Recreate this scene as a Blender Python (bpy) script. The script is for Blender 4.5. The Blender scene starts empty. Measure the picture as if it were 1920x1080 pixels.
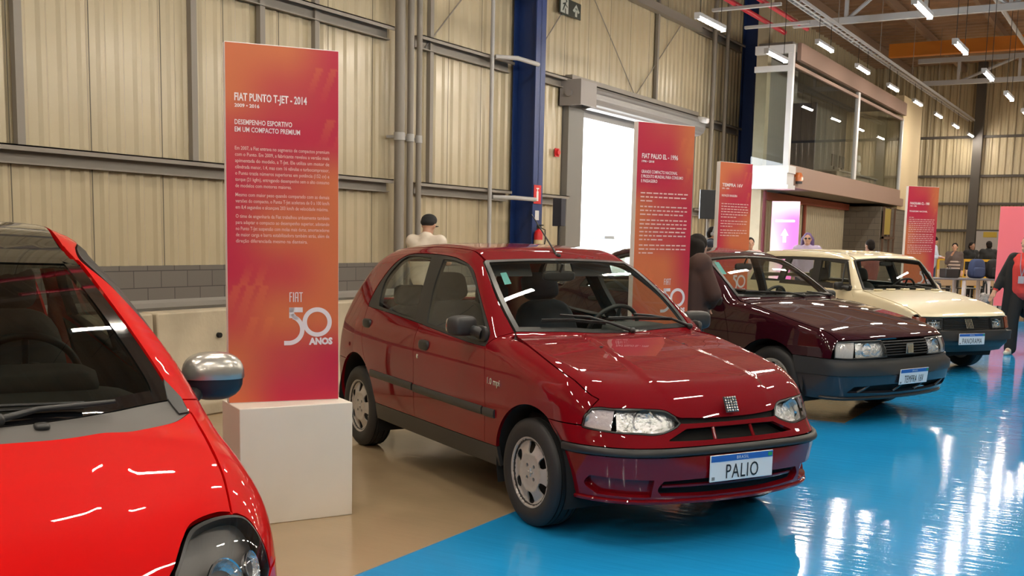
import bpy, bmesh, math, random
import numpy as np
from mathutils import Vector, Matrix, geometry
random.seed(7); rng = np.random.default_rng(7)
SC = bpy.context.scene
COL = SC.collection
PI = math.pi

# ---------------------------------------------------------------- camera
# world axes: +Y runs along the corrugated wall, +X points from that wall into the hall, Z up
WY, PITCH, ROLL, CAMH = 0.5414, 0.1267, 0.0212, 1.4715
def _v(x, y, z): return Vector((x*math.cos(WY)-y*math.sin(WY), x*math.sin(WY)+y*math.cos(WY), z))
_F = _v(0, math.cos(PITCH), -math.sin(PITCH)); _R0 = _v(1, 0, 0); _D0 = _v(0, -math.sin(PITCH), -math.cos(PITCH))
_R = _R0*math.cos(ROLL) - _D0*math.sin(ROLL); _D = _R0*math.sin(ROLL) + _D0*math.cos(ROLL)
cam_d = bpy.data.cameras.new('camera'); cam = bpy.data.objects.new('camera', cam_d); COL.objects.link(cam)
cam_d.sensor_width = 36; cam_d.lens = 36*2004.16/1920
cam_d.shift_y = (701.69-540)/1920; cam_d.clip_start = .05; cam_d.clip_end = 300
cam.matrix_world = Matrix(((_R.x, -_D.x, -_F.x, 0), (_R.y, -_D.y, -_F.y, 0), (_R.z, -_D.z, -_F.z, CAMH), (0, 0, 0, 1)))
SC.camera = cam

# ---------------------------------------------------------------- world (daylight outside the open door) and exposure
W = bpy.data.worlds.new('world'); SC.world = W; W.use_nodes = True
_bg = W.node_tree.nodes['Background']; _bg.inputs[0].default_value = (.86, .93, 1, 1); _bg.inputs[1].default_value = 5.5
SC.view_settings.view_transform = 'Standard'; SC.view_settings.look = 'None'
SC.view_settings.gamma = 1; SC.view_settings.use_curve_mapping = False
SC.view_settings.exposure = 1.78
SC.cycles.use_denoising = True
SC.cycles.max_bounces = 8; SC.cycles.diffuse_bounces = 4; SC.cycles.glossy_bounces = 4
SC.cycles.transparent_max_bounces = 16; SC.cycles.transmission_bounces = 4
SC.cycles.sample_clamp_indirect = 6; SC.cycles.caustics_reflective = False; SC.cycles.caustics_refractive = False
LAMP_W = 60.0            # watts of each hanging tube

# ---------------------------------------------------------------- materials
MATS = {}
def mat(name, col=(.5, .5, .5), rough=.5, metal=0., coat=0., coat_rough=.03, spec=.5, emit=None, estr=0., var=0., vscale=8., bump=0., bscale=40., bdist=.01, stretch=(1, 1, 1)):
    if name in MATS: return MATS[name]
    m = bpy.data.materials.new(name); m.use_nodes = True; MATS[name] = m
    nt = m.node_tree; b = nt.nodes['Principled BSDF']
    b.inputs['Base Color'].default_value = (*col, 1); b.inputs['Roughness'].default_value = rough
    b.inputs['Metallic'].default_value = metal; b.inputs['Coat Weight'].default_value = coat
    b.inputs['Coat Roughness'].default_value = coat_rough; b.inputs['Specular IOR Level'].default_value = spec
    if emit: b.inputs['Emission Color'].default_value = (*emit, 1); b.inputs['Emission Strength'].default_value = estr
    if var or bump:
        tc = nt.nodes.new('ShaderNodeTexCoord'); mp = nt.nodes.new('ShaderNodeMapping'); mp.inputs['Scale'].default_value = stretch
        nt.links.new(tc.outputs['Object'], mp.inputs[0])
    if var:
        n = nt.nodes.new('ShaderNodeTexNoise'); n.inputs['Scale'].default_value = vscale; n.inputs['Detail'].default_value = 5
        nt.links.new(mp.outputs[0], n.inputs['Vector'])
        r = nt.nodes.new('ShaderNodeMapRange'); r.inputs[1].default_value = .3; r.inputs[2].default_value = .7
        r.inputs[3].default_value = 1-var; r.inputs[4].default_value = 1+var
        nt.links.new(n.outputs[0], r.inputs[0])
        mx = nt.nodes.new('ShaderNodeVectorMath'); mx.operation = 'SCALE'; mx.inputs[0].default_value = col
        nt.links.new(r.outputs[0], mx.inputs['Scale']); nt.links.new(mx.outputs[0], b.inputs['Base Color'])
    if bump:
        n2 = nt.nodes.new('ShaderNodeTexNoise'); n2.inputs['Scale'].default_value = bscale; n2.inputs['Detail'].default_value = 4
        nt.links.new(mp.outputs[0], n2.inputs['Vector'])
        bp = nt.nodes.new('ShaderNodeBump'); bp.inputs['Strength'].default_value = bump; bp.inputs['Distance'].default_value = bdist
        nt.links.new(n2.outputs[0], bp.inputs['Height']); nt.links.new(bp.outputs[0], b.inputs['Normal'])
    return m
def glass_mat(name, tint, rough=.0, ior=1.5):
    m = bpy.data.materials.new(name); m.use_nodes = True; MATS[name] = m
    nt = m.node_tree; nt.nodes.remove(nt.nodes['Principled BSDF']); out = nt.nodes['Material Output']
    t = nt.nodes.new('ShaderNodeBsdfTransparent'); t.inputs[0].default_value = (*tint, 1)
    g = nt.nodes.new('ShaderNodeBsdfGlossy'); g.inputs['Roughness'].default_value = rough
    f = nt.nodes.new('ShaderNodeFresnel'); 
    ge = nt.nodes.new('ShaderNodeNewGeometry'); mr = nt.nodes.new('ShaderNodeMapRange'); mr.inputs[3].default_value = ior; mr.inputs[4].default_value = 1/ior
    nt.links.new(ge.outputs['Backfacing'], mr.inputs[0]); nt.links.new(mr.outputs[0], f.inputs[0])
    x = nt.nodes.new('ShaderNodeMixShader'); nt.links.new(f.outputs[0], x.inputs[0])
    nt.links.new(t.outputs[0], x.inputs[1]); nt.links.new(g.outputs[0], x.inputs[2]); nt.links.new(x.outputs[0], out.inputs[0])
    return m
def rgb(h):   # sRGB hex -> linear
    c = [int(h[i:i+2], 16)/255 for i in (0, 2, 4)]
    return tuple(x/12.92 if x <= .04045 else ((x+.055)/1.055)**2.4 for x in c)

M_black = mat('black_plastic', (.018, .018, .019), .45, bump=.05, bscale=300, bdist=.001)
M_black2 = mat('grey_black_plastic', (.026, .026, .027), .45)
M_dark = mat('dark_void', (.006, .006, .006), .9)
M_rubber = mat('tyre_rubber', (.017, .017, .018), .62, bump=.1, bscale=90, bdist=.002)
M_seal = mat('rubber_seal', (.012, .012, .012), .35)
M_chrome = mat('chrome', (.8, .8, .8), .12, 1)
M_silver = mat('silver_paint', (.50, .49, .47), .36, .55, var=.05, vscale=20)
M_cover = mat('wheel_cover_silver', (.44, .42, .40), .4, .35, var=.08, vscale=14)
M_reflector = mat('lamp_reflector', (.86, .86, .87), .22, .75, bump=.8, bscale=30, bdist=.02)
M_amber = mat('amber_lens', (.17, .030, .014), .2, coat=1)
M_redlens = mat('red_lens', (.5, .05, .05), .2, coat=1)
M_white = mat('white_plate', (.74, .75, .78), .4)
M_plateblue = mat('plate_blue', (.02, .11, .42), .4)
M_ink = mat('plate_ink', (.012, .012, .014), .4)
M_fabric = mat('seat_fabric', (.035, .040, .055), .9, bump=.3, bscale=220, bdist=.002)
M_fabric2 = mat('seat_fabric_grey', (.06, .06, .06), .9, bump=.3, bscale=220, bdist=.002)
M_trim = mat('cabin_trim', (.040, .041, .041), .7)
M_liner = mat('cabin_headliner', (.20, .20, .19), .9)
G_ws = glass_mat('windscreen_glass', (.84, .88, .85)); G_side = glass_mat('side_glass', (.78, .82, .78))
G_lens = glass_mat('lens_glass', (.92, .93, .94)); G_dark = glass_mat('dark_glass', (.55, .59, .56)); G_arch = glass_mat('partition_glass', (.70, .74, .72))

# ---------------------------------------------------------------- object helpers
def tag(o, label=None, cat=None, group=None, kind=None):
    if label: o['label'] = label
    if cat: o['category'] = cat
    if group: o['group'] = group
    if kind: o['kind'] = kind
    return o
def thing(name, label, cat, loc=(0, 0, 0), rz=0., group=None):
    o = bpy.data.objects.new(name, None); COL.objects.link(o); o.empty_display_size = .1
    o.location = loc; o.rotation_euler = (0, 0, rz)
    return tag(o, label, cat, group)
def link(name, me, m, parent=None, loc=None):
    o = bpy.data.objects.new(name, me); COL.objects.link(o)
    if m is not None and not len(me.materials):
        for k in (m if isinstance(m, (list, tuple)) else [m]): me.materials.append(k)
    if parent is not None: o.parent = parent
    if loc is not None: o.location = loc
    return o
class MB:
    """collects geometry, then builds it as one mesh object"""
    def __init__(s): s.v = []; s.f = []; s.mi = []; s.cur = 0
    def add(s, V, Fc, T=None):
        n = len(s.v); V = [Vector(p) for p in V]
        if T is not None: V = [T @ p for p in V]
        s.v += V; s.f += [tuple(i+n for i in f) for f in Fc]; s.mi += [s.cur]*len(Fc); return s
    def box(s, c, d, T=None):
        x, y, z = d[0]/2, d[1]/2, d[2]/2
        V = [(c[0]+i*x, c[1]+j*y, c[2]+k*z) for i in (-1, 1) for j in (-1, 1) for k in (-1, 1)]
        return s.add(V, [(0, 1, 3, 2), (4, 6, 7, 5), (0, 4, 5, 1), (2, 3, 7, 6), (0, 2, 6, 4), (1, 5, 7, 3)], T)
    def box2(s, a, b, T=None): return s.box([(a[i]+b[i])/2 for i in range(3)], [abs(b[i]-a[i]) for i in range(3)], T)
    def tube(s, path, r, n=10, cap=True, T=None, closed=False):
        P = [Vector(p) for p in path]; k = len(P); rs = r if isinstance(r, (list, tuple)) else [r]*k
        V = []; Fc = []; up = None
        for i, p in enumerate(P):
            if closed: t = (P[(i+1) % k]-P[i-1]).normalized()
            else: t = (P[min(i+1, k-1)]-P[max(i-1, 0)]).normalized()
            if up is None: up = Vector((0, 0, 1)) if abs(t.z) < .9 else Vector((1, 0, 0))
            a = t.cross(up).normalized(); b = a.cross(t).normalized(); up = b
            for j in range(n):
                w = 2*PI*j/n; V.append(p + (a*math.cos(w)+b*math.sin(w))*rs[i])
        for i in range(k if closed else k-1):
            i2 = (i+1) % k
            for j in range(n): Fc.append((i*n+j, i*n+(j+1) % n, i2*n+(j+1) % n, i2*n+j))
        if cap and not closed: Fc.append(tuple(range(n))[::-1]); Fc.append(tuple((k-1)*n+j for j in range(n)))
        return s.add(V, Fc, T)
    def lathe(s, prof, n=32, T=None, cap=False):   # profile (r, h) about local Z
        V = []; Fc = []; k = len(prof)
        for r, h in prof:
            for j in range(n): V.append((r*math.cos(2*PI*j/n), r*math.sin(2*PI*j/n), h))
        for i in range(k-1):
            for j in range(n): Fc.append((i*n+j, i*n+(j+1) % n, (i+1)*n+(j+1) % n, (i+1)*n+j))
        if cap: Fc.append(tuple(range(n))[::-1]); Fc.append(tuple((k-1)*n+j for j in range(n)))
        return s.add(V, Fc, T)
    def prism(s, poly, d, T=None):   # polygon in local XY, extruded +Z by d
        n = len(poly); V = [(p[0], p[1], 0) for p in poly]+[(p[0], p[1], d) for p in poly]
        Fc = [tuple(range(n))[::-1], tuple(range(n, 2*n))]+[(i, (i+1) % n, n+(i+1) % n, n+i) for i in range(n)]
        return s.add(V, Fc, T)
    def sell(s, c, d, e=.5, n=20, T=None, taper=None):   # superellipsoid cushion
        V = []; Fc = []; m = n//2
        sg = lambda w, p: math.copysign(abs(w)**p, w)
        for i in range(m+1):
            u = -PI/2+PI*i/m
            for j in range(n):
                w = 2*PI*j/n
                p = [sg(math.cos(u), e)*sg(math.cos(w), e), sg(math.cos(u), e)*sg(math.sin(w), e), sg(math.sin(u), e)]
                if taper: p[0] *= 1+taper[0]*p[2]; p[1] *= 1+taper[1]*p[2]
                V.append([c[q]+p[q]*d[q]/2 for q in range(3)])
        for i in range(m):
            for j in range(n): Fc.append((i*n+j, i*n+(j+1) % n, (i+1)*n+(j+1) % n, (i+1)*n+j))
        return s.add(V, Fc, T)
    def mesh(s, name, smooth=None):
        me = bpy.data.meshes.new(name); me.from_pydata([tuple(p) for p in s.v], [], s.f)
        if any(s.mi): me.polygons.foreach_set('material_index', s.mi)
        bm = bmesh.new(); bm.from_mesh(me); bmesh.ops.recalc_face_normals(bm, faces=bm.faces); bm.to_mesh(me); bm.free()
        if smooth: me.shade_smooth(); me.set_sharp_from_angle(angle=math.radians(smooth))
        return me
    def build(s, name, m, parent=None, smooth=None, bevel=0, seg=2, loc=None):
        o = link(name, s.mesh(name, smooth), m, parent, loc)
        if bevel:
            b = o.modifiers.new('bevel', 'BEVEL'); b.width = bevel; b.segments = seg; b.limit_method = 'ANGLE'; b.angle_limit = math.radians(40)
            if smooth is None: o.data.shade_smooth(); o.data.set_sharp_from_angle(angle=math.radians(45))
        return o
def RX(a): return Matrix.Rotation(a, 4, 'X')
def RY(a): return Matrix.Rotation(a, 4, 'Y')
def RZ(a): return Matrix.Rotation(a, 4, 'Z')
def TR(x, y, z): return Matrix.Translation((x, y, z))
def SCL(x, y, z): return Matrix.Diagonal((x, y, z, 1))
def struct(o): o['kind'] = 'structure'; return o

_TX = {}
def text_mesh(s, size, align='LEFT', sx=1., ext=.0, spacing=1., res=3, bold=0., linesp=1., box=0.):
    """letters as a mesh lying in XY"""
    c = bpy.data.curves.new('t', 'FONT'); c.body = s; c.size = size; c.align_x = align; c.extrude = ext
    c.space_character = spacing; c.resolution_u = res; c.offset = bold; c.space_line = linesp
    if box: c.text_boxes[0].width = box/sx
    o = bpy.data.objects.new('t', c); COL.objects.link(o)
    bpy.context.view_layer.update()
    me = bpy.data.meshes.new_from_object(o.evaluated_get(bpy.context.evaluated_depsgraph_get()))
    COL.objects.unlink(o); bpy.data.objects.remove(o); bpy.data.curves.remove(c)
    if sx != 1: me.transform(SCL(sx, 1, 1))
    me.materials.clear()
    return me
def text_obj(name, s, size, m, parent, T, **k):
    me = text_mesh(s, size, **k); me.transform(T); me.name = name
    return link(name, me, m, parent)
# ---------------------------------------------------------------- car body surfaces
def pchip(pts):
    P=np.array(pts,float); o=np.argsort(P[:,0]); x=P[o,0]; y=P[o,1]
    h=np.diff(x); d=np.diff(y)/h; n=len(x); m=np.zeros(n)
    if n>2:
        w1=2*h[1:]+h[:-1]; w2=h[1:]+2*h[:-1]
        ok=d[:-1]*d[1:]>0
        with np.errstate(divide='ignore',invalid='ignore'):
            mm=(w1+w2)/(w1/d[:-1]+w2/d[1:])
        m[1:-1]=np.where(ok,mm,0)
    m[0]=d[0]; m[-1]=d[-1]
    def f(q):
        q=np.asarray(q,float); i=np.clip(np.searchsorted(x,q)-1,0,n-2)
        t=(q-x[i])/h[i]; tc=np.clip(t,0,1); a=tc*tc*(3-2*tc)
        H=y[i]*(1-a)+y[i+1]*a+h[i]*(m[i]*tc*(1-tc)**2-m[i+1]*tc*tc*(1-tc))
        return H+np.where(t<0,(q-x[0])*m[0],0)+np.where(t>1,(q-x[-1])*m[-1],0)
    return f
def rmax(a,b,r):
    u=np.maximum(a+r,0); v=np.maximum(b+r,0)
    return np.where((u>0)&(v>0),np.sqrt(u*u+v*v)-r,np.maximum(a,b))
def smin(a,b,k):
    h=np.clip(.5+.5*(b-a)/k,0,1); return b+(a-b)*h-k*h*(1-h)
class Body:
    def __init__(s,d):
        s.d=d
        for k in ('hood','roof','W','T','nose','tail'): setattr(s,k,pchip(d[k]))
        s.rt=pchip(d['rt'])  # shoulder radius vs x
    def F(s,P):
        x,y,z=P[...,0],np.abs(P[...,1]),P[...,2]; d=s.d
        side=y-(s.W(x)-s.T(z))
        hood=z-(s.hood(x)-d['hcrown']*y*y)
        if 'hood_extra' in d: hood=hood-d['hood_extra'](x,y)
        xb,zb=d['ws_b']; xt,zt=d['ws_t']; L=np.hypot(xb-xt,zt-zb)
        xx=x+d['ws_bow']*y*y
        nx,nz=(zt-zb)/L,(xb-xt)/L
        ws=(xx-xb)*nx+(z-zb)*nz
        tt=np.clip(((xx-xb)*(xt-xb)+(z-zb)*(zt-zb))/L/L,0,1)
        ws=ws-d.get('ws_bulge',.02)*4*tt*(1-tt)
        roof=z-(s.roof(x)-d['rcrown']*y*y)
        xb,zb=d['rw_b']; xt,zt=d['rw_t']; L=np.hypot(xb-xt,zt-zb)
        xx=x-d['rw_bow']*y*y
        rw=-(xx-xb)*(zt-zb)/L+(z-zb)*(xt-xb)/L
        cab=rmax(rmax(ws,roof,d.get('r_ws',.05)),rw,d.get('r_rw',.12))
        top=smin(hood,cab,d.get('cowl_k',.015))
        fr=x-s.nose(z)+d['plan'](y); re=-x+s.tail(z)+d['rplan'](y)
        A=rmax(rmax(side,fr,d['r_front']),re,d['r_rear'])
        return rmax(A,top,s.rt(x))
    def N(s,P,e=1.5e-3):
        g=np.stack([s.F(P+np.eye(3)[i]*e)-s.F(P-np.eye(3)[i]*e) for i in range(3)],-1)
        return g/np.linalg.norm(g,axis=-1,keepdims=True)
    def bis(s,A,B,n=34):
        # A inside, B outside
        for _ in range(n):
            M=(A+B)/2; o=(s.F(M)>0)[...,None]; B=np.where(o,M,B); A=np.where(o,A,M)
        return (A+B)/2
    def side(s,q):  # (x,z)->3d, right side y<0 mirrored later: returns y>0
        q=np.asarray(q,float); z0=np.zeros(len(q))
        return s.bis(np.stack([q[:,0],z0,q[:,1]],-1),np.stack([q[:,0],z0+1.3,q[:,1]],-1))
    def top(s,q):
        q=np.asarray(q,float); z0=np.zeros(len(q))
        return s.bis(np.stack([q[:,0],q[:,1],z0+.3],-1),np.stack([q[:,0],q[:,1],z0+2],-1))
    def cyl(s,q):   # (theta,z) around (cx,0)
        q=np.asarray(q,float); c=s.d['cyl']; e=np.cos(q[:,0]),np.sin(q[:,0])
        A=np.stack([c+0*q[:,0],0*q[:,0],q[:,1]],-1); return s.bis(A,A+2*np.stack([e[0],e[1],0*e[0]],-1))
    def front(s,q): # (y,z)->x
        q=np.asarray(q,float); z0=np.zeros(len(q))
        return s.bis(np.stack([z0-.5,q[:,0],q[:,1]],-1),np.stack([z0+1.5,q[:,0],q[:,1]],-1))
    def obl(s, q):   # (y, s) with s=(z-x)/sqrt2, cast along (1,0,1)
        q = np.asarray(q, float); k = .70710678; b = np.stack([-q[:, 1]*k, q[:, 0], q[:, 1]*k], -1); d = np.array([k, 0, k])
        return s.bis(b+d*.1, b+d*2.2)
    def to(s, proj, P):   # 3D points -> parameters of a projection
        P = np.asarray(P, float)
        if proj == 'side': return np.stack([P[:, 0], P[:, 2]], -1)
        if proj == 'top': return P[:, :2].copy()
        if proj == 'front': return P[:, 1:].copy()
        if proj == 'obl': return np.stack([P[:, 1], (P[:, 2]-P[:, 0])*.70710678], -1)
        if proj == 'cyl': return np.stack([np.arctan2(P[:, 1], P[:, 0]-s.d['cyl']), P[:, 2]], -1)
def catmull(P, n=8):
    P = np.asarray(P, float)
    if len(P) < 3: return P
    Q = np.vstack([2*P[0]-P[1], P, 2*P[-1]-P[-2]]); out = []
    t = np.linspace(0, 1, n, endpoint=False)[:, None]
    for i in range(1, len(Q)-2):
        a, b, c, d = Q[i-1:i+3]
        out.append(.5*(2*b+(c-a)*t+(2*a-5*b+4*c-d)*t*t+(3*b-a-3*c+d)*t**3))
    return np.vstack(out+[P[-1:]])
def path(*ch):      # smooth chains joined at sharp corners; closed polygon
    out = []
    for c in ch: out.append(catmull(c))
    P = np.vstack(out); keep = [0]
    for i in range(1, len(P)):
        if np.hypot(*(P[i]-P[keep[-1]])) > 1e-5: keep.append(i)
    P = P[keep]
    if np.hypot(*(P[0]-P[-1])) < 1e-5: P = P[:-1]
    return P
def arc(cx, cz, rx, rz, a0, a1, n=14):
    a = np.radians(np.linspace(a0, a1, n)); return [(cx+rx*math.cos(t), cz+rz*math.sin(t)) for t in a]
def resample(P, sp):
    out = []
    for i in range(len(P)):
        a, b = P[i], P[(i+1) % len(P)]; n = max(1, int(math.ceil(np.hypot(*(b-a))/sp)))
        out += [a+(b-a)*k/n for k in range(n)]
    return np.array(out)
def inside(poly, Q):
    x, y = Q[:, 0], Q[:, 1]; c = np.zeros(len(Q), bool); n = len(poly)
    for i in range(n):
        x1, y1 = poly[i]; x2, y2 = poly[(i+1) % n]
        if y1 == y2: continue
        k = ((y1 > y) != (y2 > y)) & (x < (x2-x1)*(y-y1)/(y2-y1)+x1); c ^= k
    return c
def cdt(loops, sp, gap=0.):
    L = []
    for k, P in enumerate(loops):
        P = resample(np.asarray(P, float), sp)
        if gap:
            a = .5*np.sum(P[:, 0]*np.roll(P[:, 1], -1)-np.roll(P[:, 0], -1)*P[:, 1])
            t = np.roll(P, -1, 0)-np.roll(P, 1, 0); t /= np.linalg.norm(t, axis=1)[:, None]+1e-12
            nrm = np.stack([-t[:, 1], t[:, 0]], -1)*np.sign(a)*(1 if k == 0 else -1)
            P = P+nrm*gap
        L.append(P)
    A = np.vstack(L); lo, hi = A.min(0), A.max(0)
    nx = int((hi[0]-lo[0])/sp)+2; ny = int((hi[1]-lo[1])/(sp*.87))+2
    gx, gy = np.meshgrid(np.arange(nx), np.arange(ny)); G = np.stack([lo[0]+(gx+.5*(gy % 2))*sp, lo[1]+gy*sp*.87], -1).reshape(-1, 2)
    m = np.zeros(len(G), bool)
    for P in L: m ^= inside(P, G)
    G = G[m]
    if len(G):
        dm = np.full(len(G), 9.)
        for i in range(0, len(A), 64): dm = np.minimum(dm, np.sqrt(((G[:, None]-A[None, i:i+64])**2).sum(-1)).min(1))
        G = G[dm > .45*sp]
    V = np.vstack([A, G]); E = []; o = 0
    for P in L: E += [(o+i, o+(i+1) % len(P)) for i in range(len(P))]; o += len(P)
    v, e, f, *_ = geometry.delaunay_2d_cdt([Vector(p) for p in V], E, [], 0, 1e-6)
    v = np.array([(p.x, p.y) for p in v]); f = np.array([t for t in f if len(t) == 3])
    c = v[f].mean(1); m = np.zeros(len(c), bool)
    for P in L: m ^= inside(P, c)
    return v, f[m]
def panel(B, name, proj, loops, m, parent, sp=.03, off=0., gap=.0022, skirt=.02, flip=False, both=False):
    """a body panel: outline in a projection plane, mapped on to the body surface, with a rim turned inwards"""
    if both:
        return [panel(B, name, proj, loops, m, parent, sp, off, gap, skirt, k) for k in (False, True)]
    if not isinstance(loops, list): loops = [loops]
    v, f = cdt(loops, sp, gap)
    P = getattr(B, proj)(v); N = B.N(P); P = P+N*off
    return shell(name, P, N, f, m, parent, skirt, flip)
def shell(name, P, N, f, m, parent, skirt=.02, flip=False):
    if flip: P = P*[1, -1, 1]; N = N*[1, -1, 1]
    a, b, c = P[f[:, 0]], P[f[:, 1]], P[f[:, 2]]; g = np.cross(b-a, c-a)
    fl = np.einsum('ij,ij->i', g, N[f[:, 0]]) < 0
    f = f.copy(); f[fl] = f[fl][:, ::-1]
    faces = [tuple(map(int, t)) for t in f]; V = P; ln = [N[i] for t in f for i in t]
    if skirt:
        cnt = {}
        for t in faces:
            for i in range(3):
                e = (t[i], t[(i+1) % 3]); cnt[tuple(sorted(e))] = None if tuple(sorted(e)) in cnt else e
        bd = [e for e in cnt.values() if e]; idx = {}; ex = []
        for e in bd:
            for q in e:
                if q not in idx: idx[q] = len(P)+len(ex); ex.append(P[q]-N[q]*skirt)
        if ex:
            V = np.vstack([P, np.array(ex)])
            for p, q in bd:
                fc = (q, p, idx[p], idx[q]); faces.append(fc)
                n = np.cross(V[p]-V[q], V[idx[p]]-V[q]); n = n/(np.linalg.norm(n)+1e-12); ln += [n]*4
    me = bpy.data.meshes.new(name); me.from_pydata(V.tolist(), [], faces); me.shade_smooth()
    me.normals_split_custom_set([tuple(n) for n in ln])
    return link(name, me, m, parent)
def ribbon(B, name, P3, w, m, parent, h=.006, flip=False, closed=False, off=0.):
    """a moulding of width w laid along a line of points on the body"""
    P = np.asarray(P3, float); N = B.N(P)
    t = np.gradient(P, axis=0); t /= np.linalg.norm(t, axis=1)[:, None]+1e-12
    s = np.cross(N, t); k = [(-.5, -.5), (-.5, .55), (-.28, 1), (.28, 1), (.5, .55), (.5, -.5)]; V = []
    for i in range(len(P)):
        for a, b in k: V.append(P[i]+s[i]*a*w+N[i]*(b*h+off))
    V = np.array(V)
    if flip: V = V*[1, -1, 1]
    n = len(k); Fc = [(i*n+j, i*n+(j+1) % n, (i+1)*n+(j+1) % n, (i+1)*n+j) for i in range(len(P)-1) for j in range(n)]
    Fc += [tuple(range(n)), tuple((len(P)-1)*n+j for j in range(n))]
    mb = MB(); mb.add(V.tolist(), Fc); return mb.build(name, m, parent, smooth=40)
# ---------------------------------------------------------------- the hall
XW, YN, YF, XR, ZC = -10.2, -8.0, 44.0, 13.0, 8.3
M_sheet = mat('painted_sheet', (.47, .40, .27), .34, .0, coat=.35, coat_rough=.18, var=.05, vscale=1.5)
M_seam = mat('sheet_seam', (.10, .085, .06), .6)
M_steel = mat('grey_painted_steel', (.25, .225, .20), .5)
M_steel2 = mat('light_steel', (.42, .42, .43), .45)
M_blue = mat('column_blue', (.012, .038, .17), .45)
M_block = mat('grey_blocks', (.13, .122, .118), .75)
def block_mat(name, c1, cm):
    m = bpy.data.materials.new(name); m.use_nodes = True; MATS[name] = m; nt = m.node_tree; b = nt.nodes['Principled BSDF']; b.inputs['Roughness'].default_value = .7
    tc = nt.nodes.new('ShaderNodeTexCoord'); mp = nt.nodes.new('ShaderNodeMapping'); mp.inputs['Rotation'].default_value = (0, 0, 0)
    sx = nt.nodes.new('ShaderNodeSeparateXYZ'); cx = nt.nodes.new('ShaderNodeCombineXYZ')
    nt.links.new(tc.outputs['Object'], sx.inputs[0]); ad = nt.nodes.new('ShaderNodeMath'); nt.links.new(sx.outputs[0], ad.inputs[0]); nt.links.new(sx.outputs[1], ad.inputs[1]); nt.links.new(ad.outputs[0], cx.inputs[0]); nt.links.new(sx.outputs[2], cx.inputs[1])
    br = nt.nodes.new('ShaderNodeTexBrick'); br.inputs['Scale'].default_value = 1; br.inputs['Brick Width'].default_value = .40; br.inputs['Row Height'].default_value = .20
    br.inputs['Mortar Size'].default_value = .006; br.inputs['Color1'].default_value = (*c1, 1); br.inputs['Color2'].default_value = (*[x*.9 for x in c1], 1); br.inputs['Mortar'].default_value = (*cm, 1)
    nt.links.new(cx.outputs[0], br.inputs[0]); nt.links.new(br.outputs[0], b.inputs['Base Color'])
    bp = nt.nodes.new('ShaderNodeBump'); bp.inputs['Strength'].default_value = .5; bp.inputs['Distance'].default_value = .004; bp.invert = True
    nt.links.new(br.outputs['Fac'], bp.inputs['Height']); nt.links.new(bp.outputs[0], b.inputs['Normal']); return m
M_blocks = block_mat('grey_block_wall', (.155, .140, .125), (.06, .055, .05))
def floor_mat(name, col, rough, var, bstr, spec=.5, coat=0.):
    m = bpy.data.materials.new(name); m.use_nodes = True; MATS[name] = m; nt = m.node_tree; b = nt.nodes['Principled BSDF']
    b.inputs['Specular IOR Level'].default_value = spec; b.inputs['Coat Weight'].default_value = coat; b.inputs['Coat Roughness'].default_value = .08
    tc = nt.nodes.new('ShaderNodeTexCoord')
    n = nt.nodes.new('ShaderNodeTexNoise'); n.inputs['Scale'].default_value = .9; n.inputs['Detail'].default_value = 6; nt.links.new(tc.outputs['Object'], n.inputs['Vector'])
    r = nt.nodes.new('ShaderNodeMapRange'); r.inputs[1].default_value = .3; r.inputs[2].default_value = .7; r.inputs[3].default_value = 1-var; r.inputs[4].default_value = 1+var; nt.links.new(n.outputs[0], r.inputs[0])
    sc = nt.nodes.new('ShaderNodeVectorMath'); sc.operation = 'SCALE'; sc.inputs[0].default_value = col; nt.links.new(r.outputs[0], sc.inputs['Scale']); nt.links.new(sc.outputs[0], b.inputs['Base Color'])
    mp = nt.nodes.new('ShaderNodeMapping'); mp.inputs['Scale'].default_value = (1.3, 13, 1); mp.inputs['Rotation'].default_value = (0, 0, -WY); nt.links.new(tc.outputs['Object'], mp.inputs[0])
    n2 = nt.nodes.new('ShaderNodeTexNoise'); n2.inputs['Scale'].default_value = 1.6; n2.inputs['Detail'].default_value = 3; nt.links.new(mp.outputs[0], n2.inputs['Vector'])
    bp = nt.nodes.new('ShaderNodeBump'); bp.inputs['Strength'].default_value = bstr; bp.inputs['Distance'].default_value = .01; nt.links.new(n2.outputs[0], bp.inputs['Height']); nt.links.new(bp.outputs[0], b.inputs['Normal'])
    r2 = nt.nodes.new('ShaderNodeMapRange'); r2.inputs[3].default_value = rough*.75; r2.inputs[4].default_value = rough*1.3; nt.links.new(n2.outputs[0], r2.inputs[0]); nt.links.new(r2.outputs[0], b.inputs['Roughness'])
    return m
M_fblue = floor_mat('blue_epoxy', (.014, .285, .64), .085, .08, .20)
M_fbeige = floor_mat('beige_epoxy', (.36, .265, .16), .12, .14, .08)
mb = MB()
def fl(x0, x1, y0, y1, mi):
    mb.cur = mi; mb.add([(x0, y0, 0), (x1, y0, 0), (x1, y1, 0), (x0, y1, 0)], [(0, 1, 2, 3)])
XE, NA, NB, NX, BF = -2.89, 8.97, 10.7, -2.15, 24.
fl(XW-.2, XE, YN, YF, 0); fl(XE, NX, NA, NB, 0); fl(XE, XR, BF, YF, 0)
fl(XE, XR, YN, NA, 1); fl(NX, XR, NA, NB, 1); fl(XE, XR, NB, BF, 1)
struct(mb.build('floor', [M_fbeige, M_fblue]))
mb = MB(); mb.box2((XE-.004, YN, .0003), (XE+.004, NA, .0008)); struct(mb.build('trim_1', mat('paint_edge', (.10, .25, .40), .3)))

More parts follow.
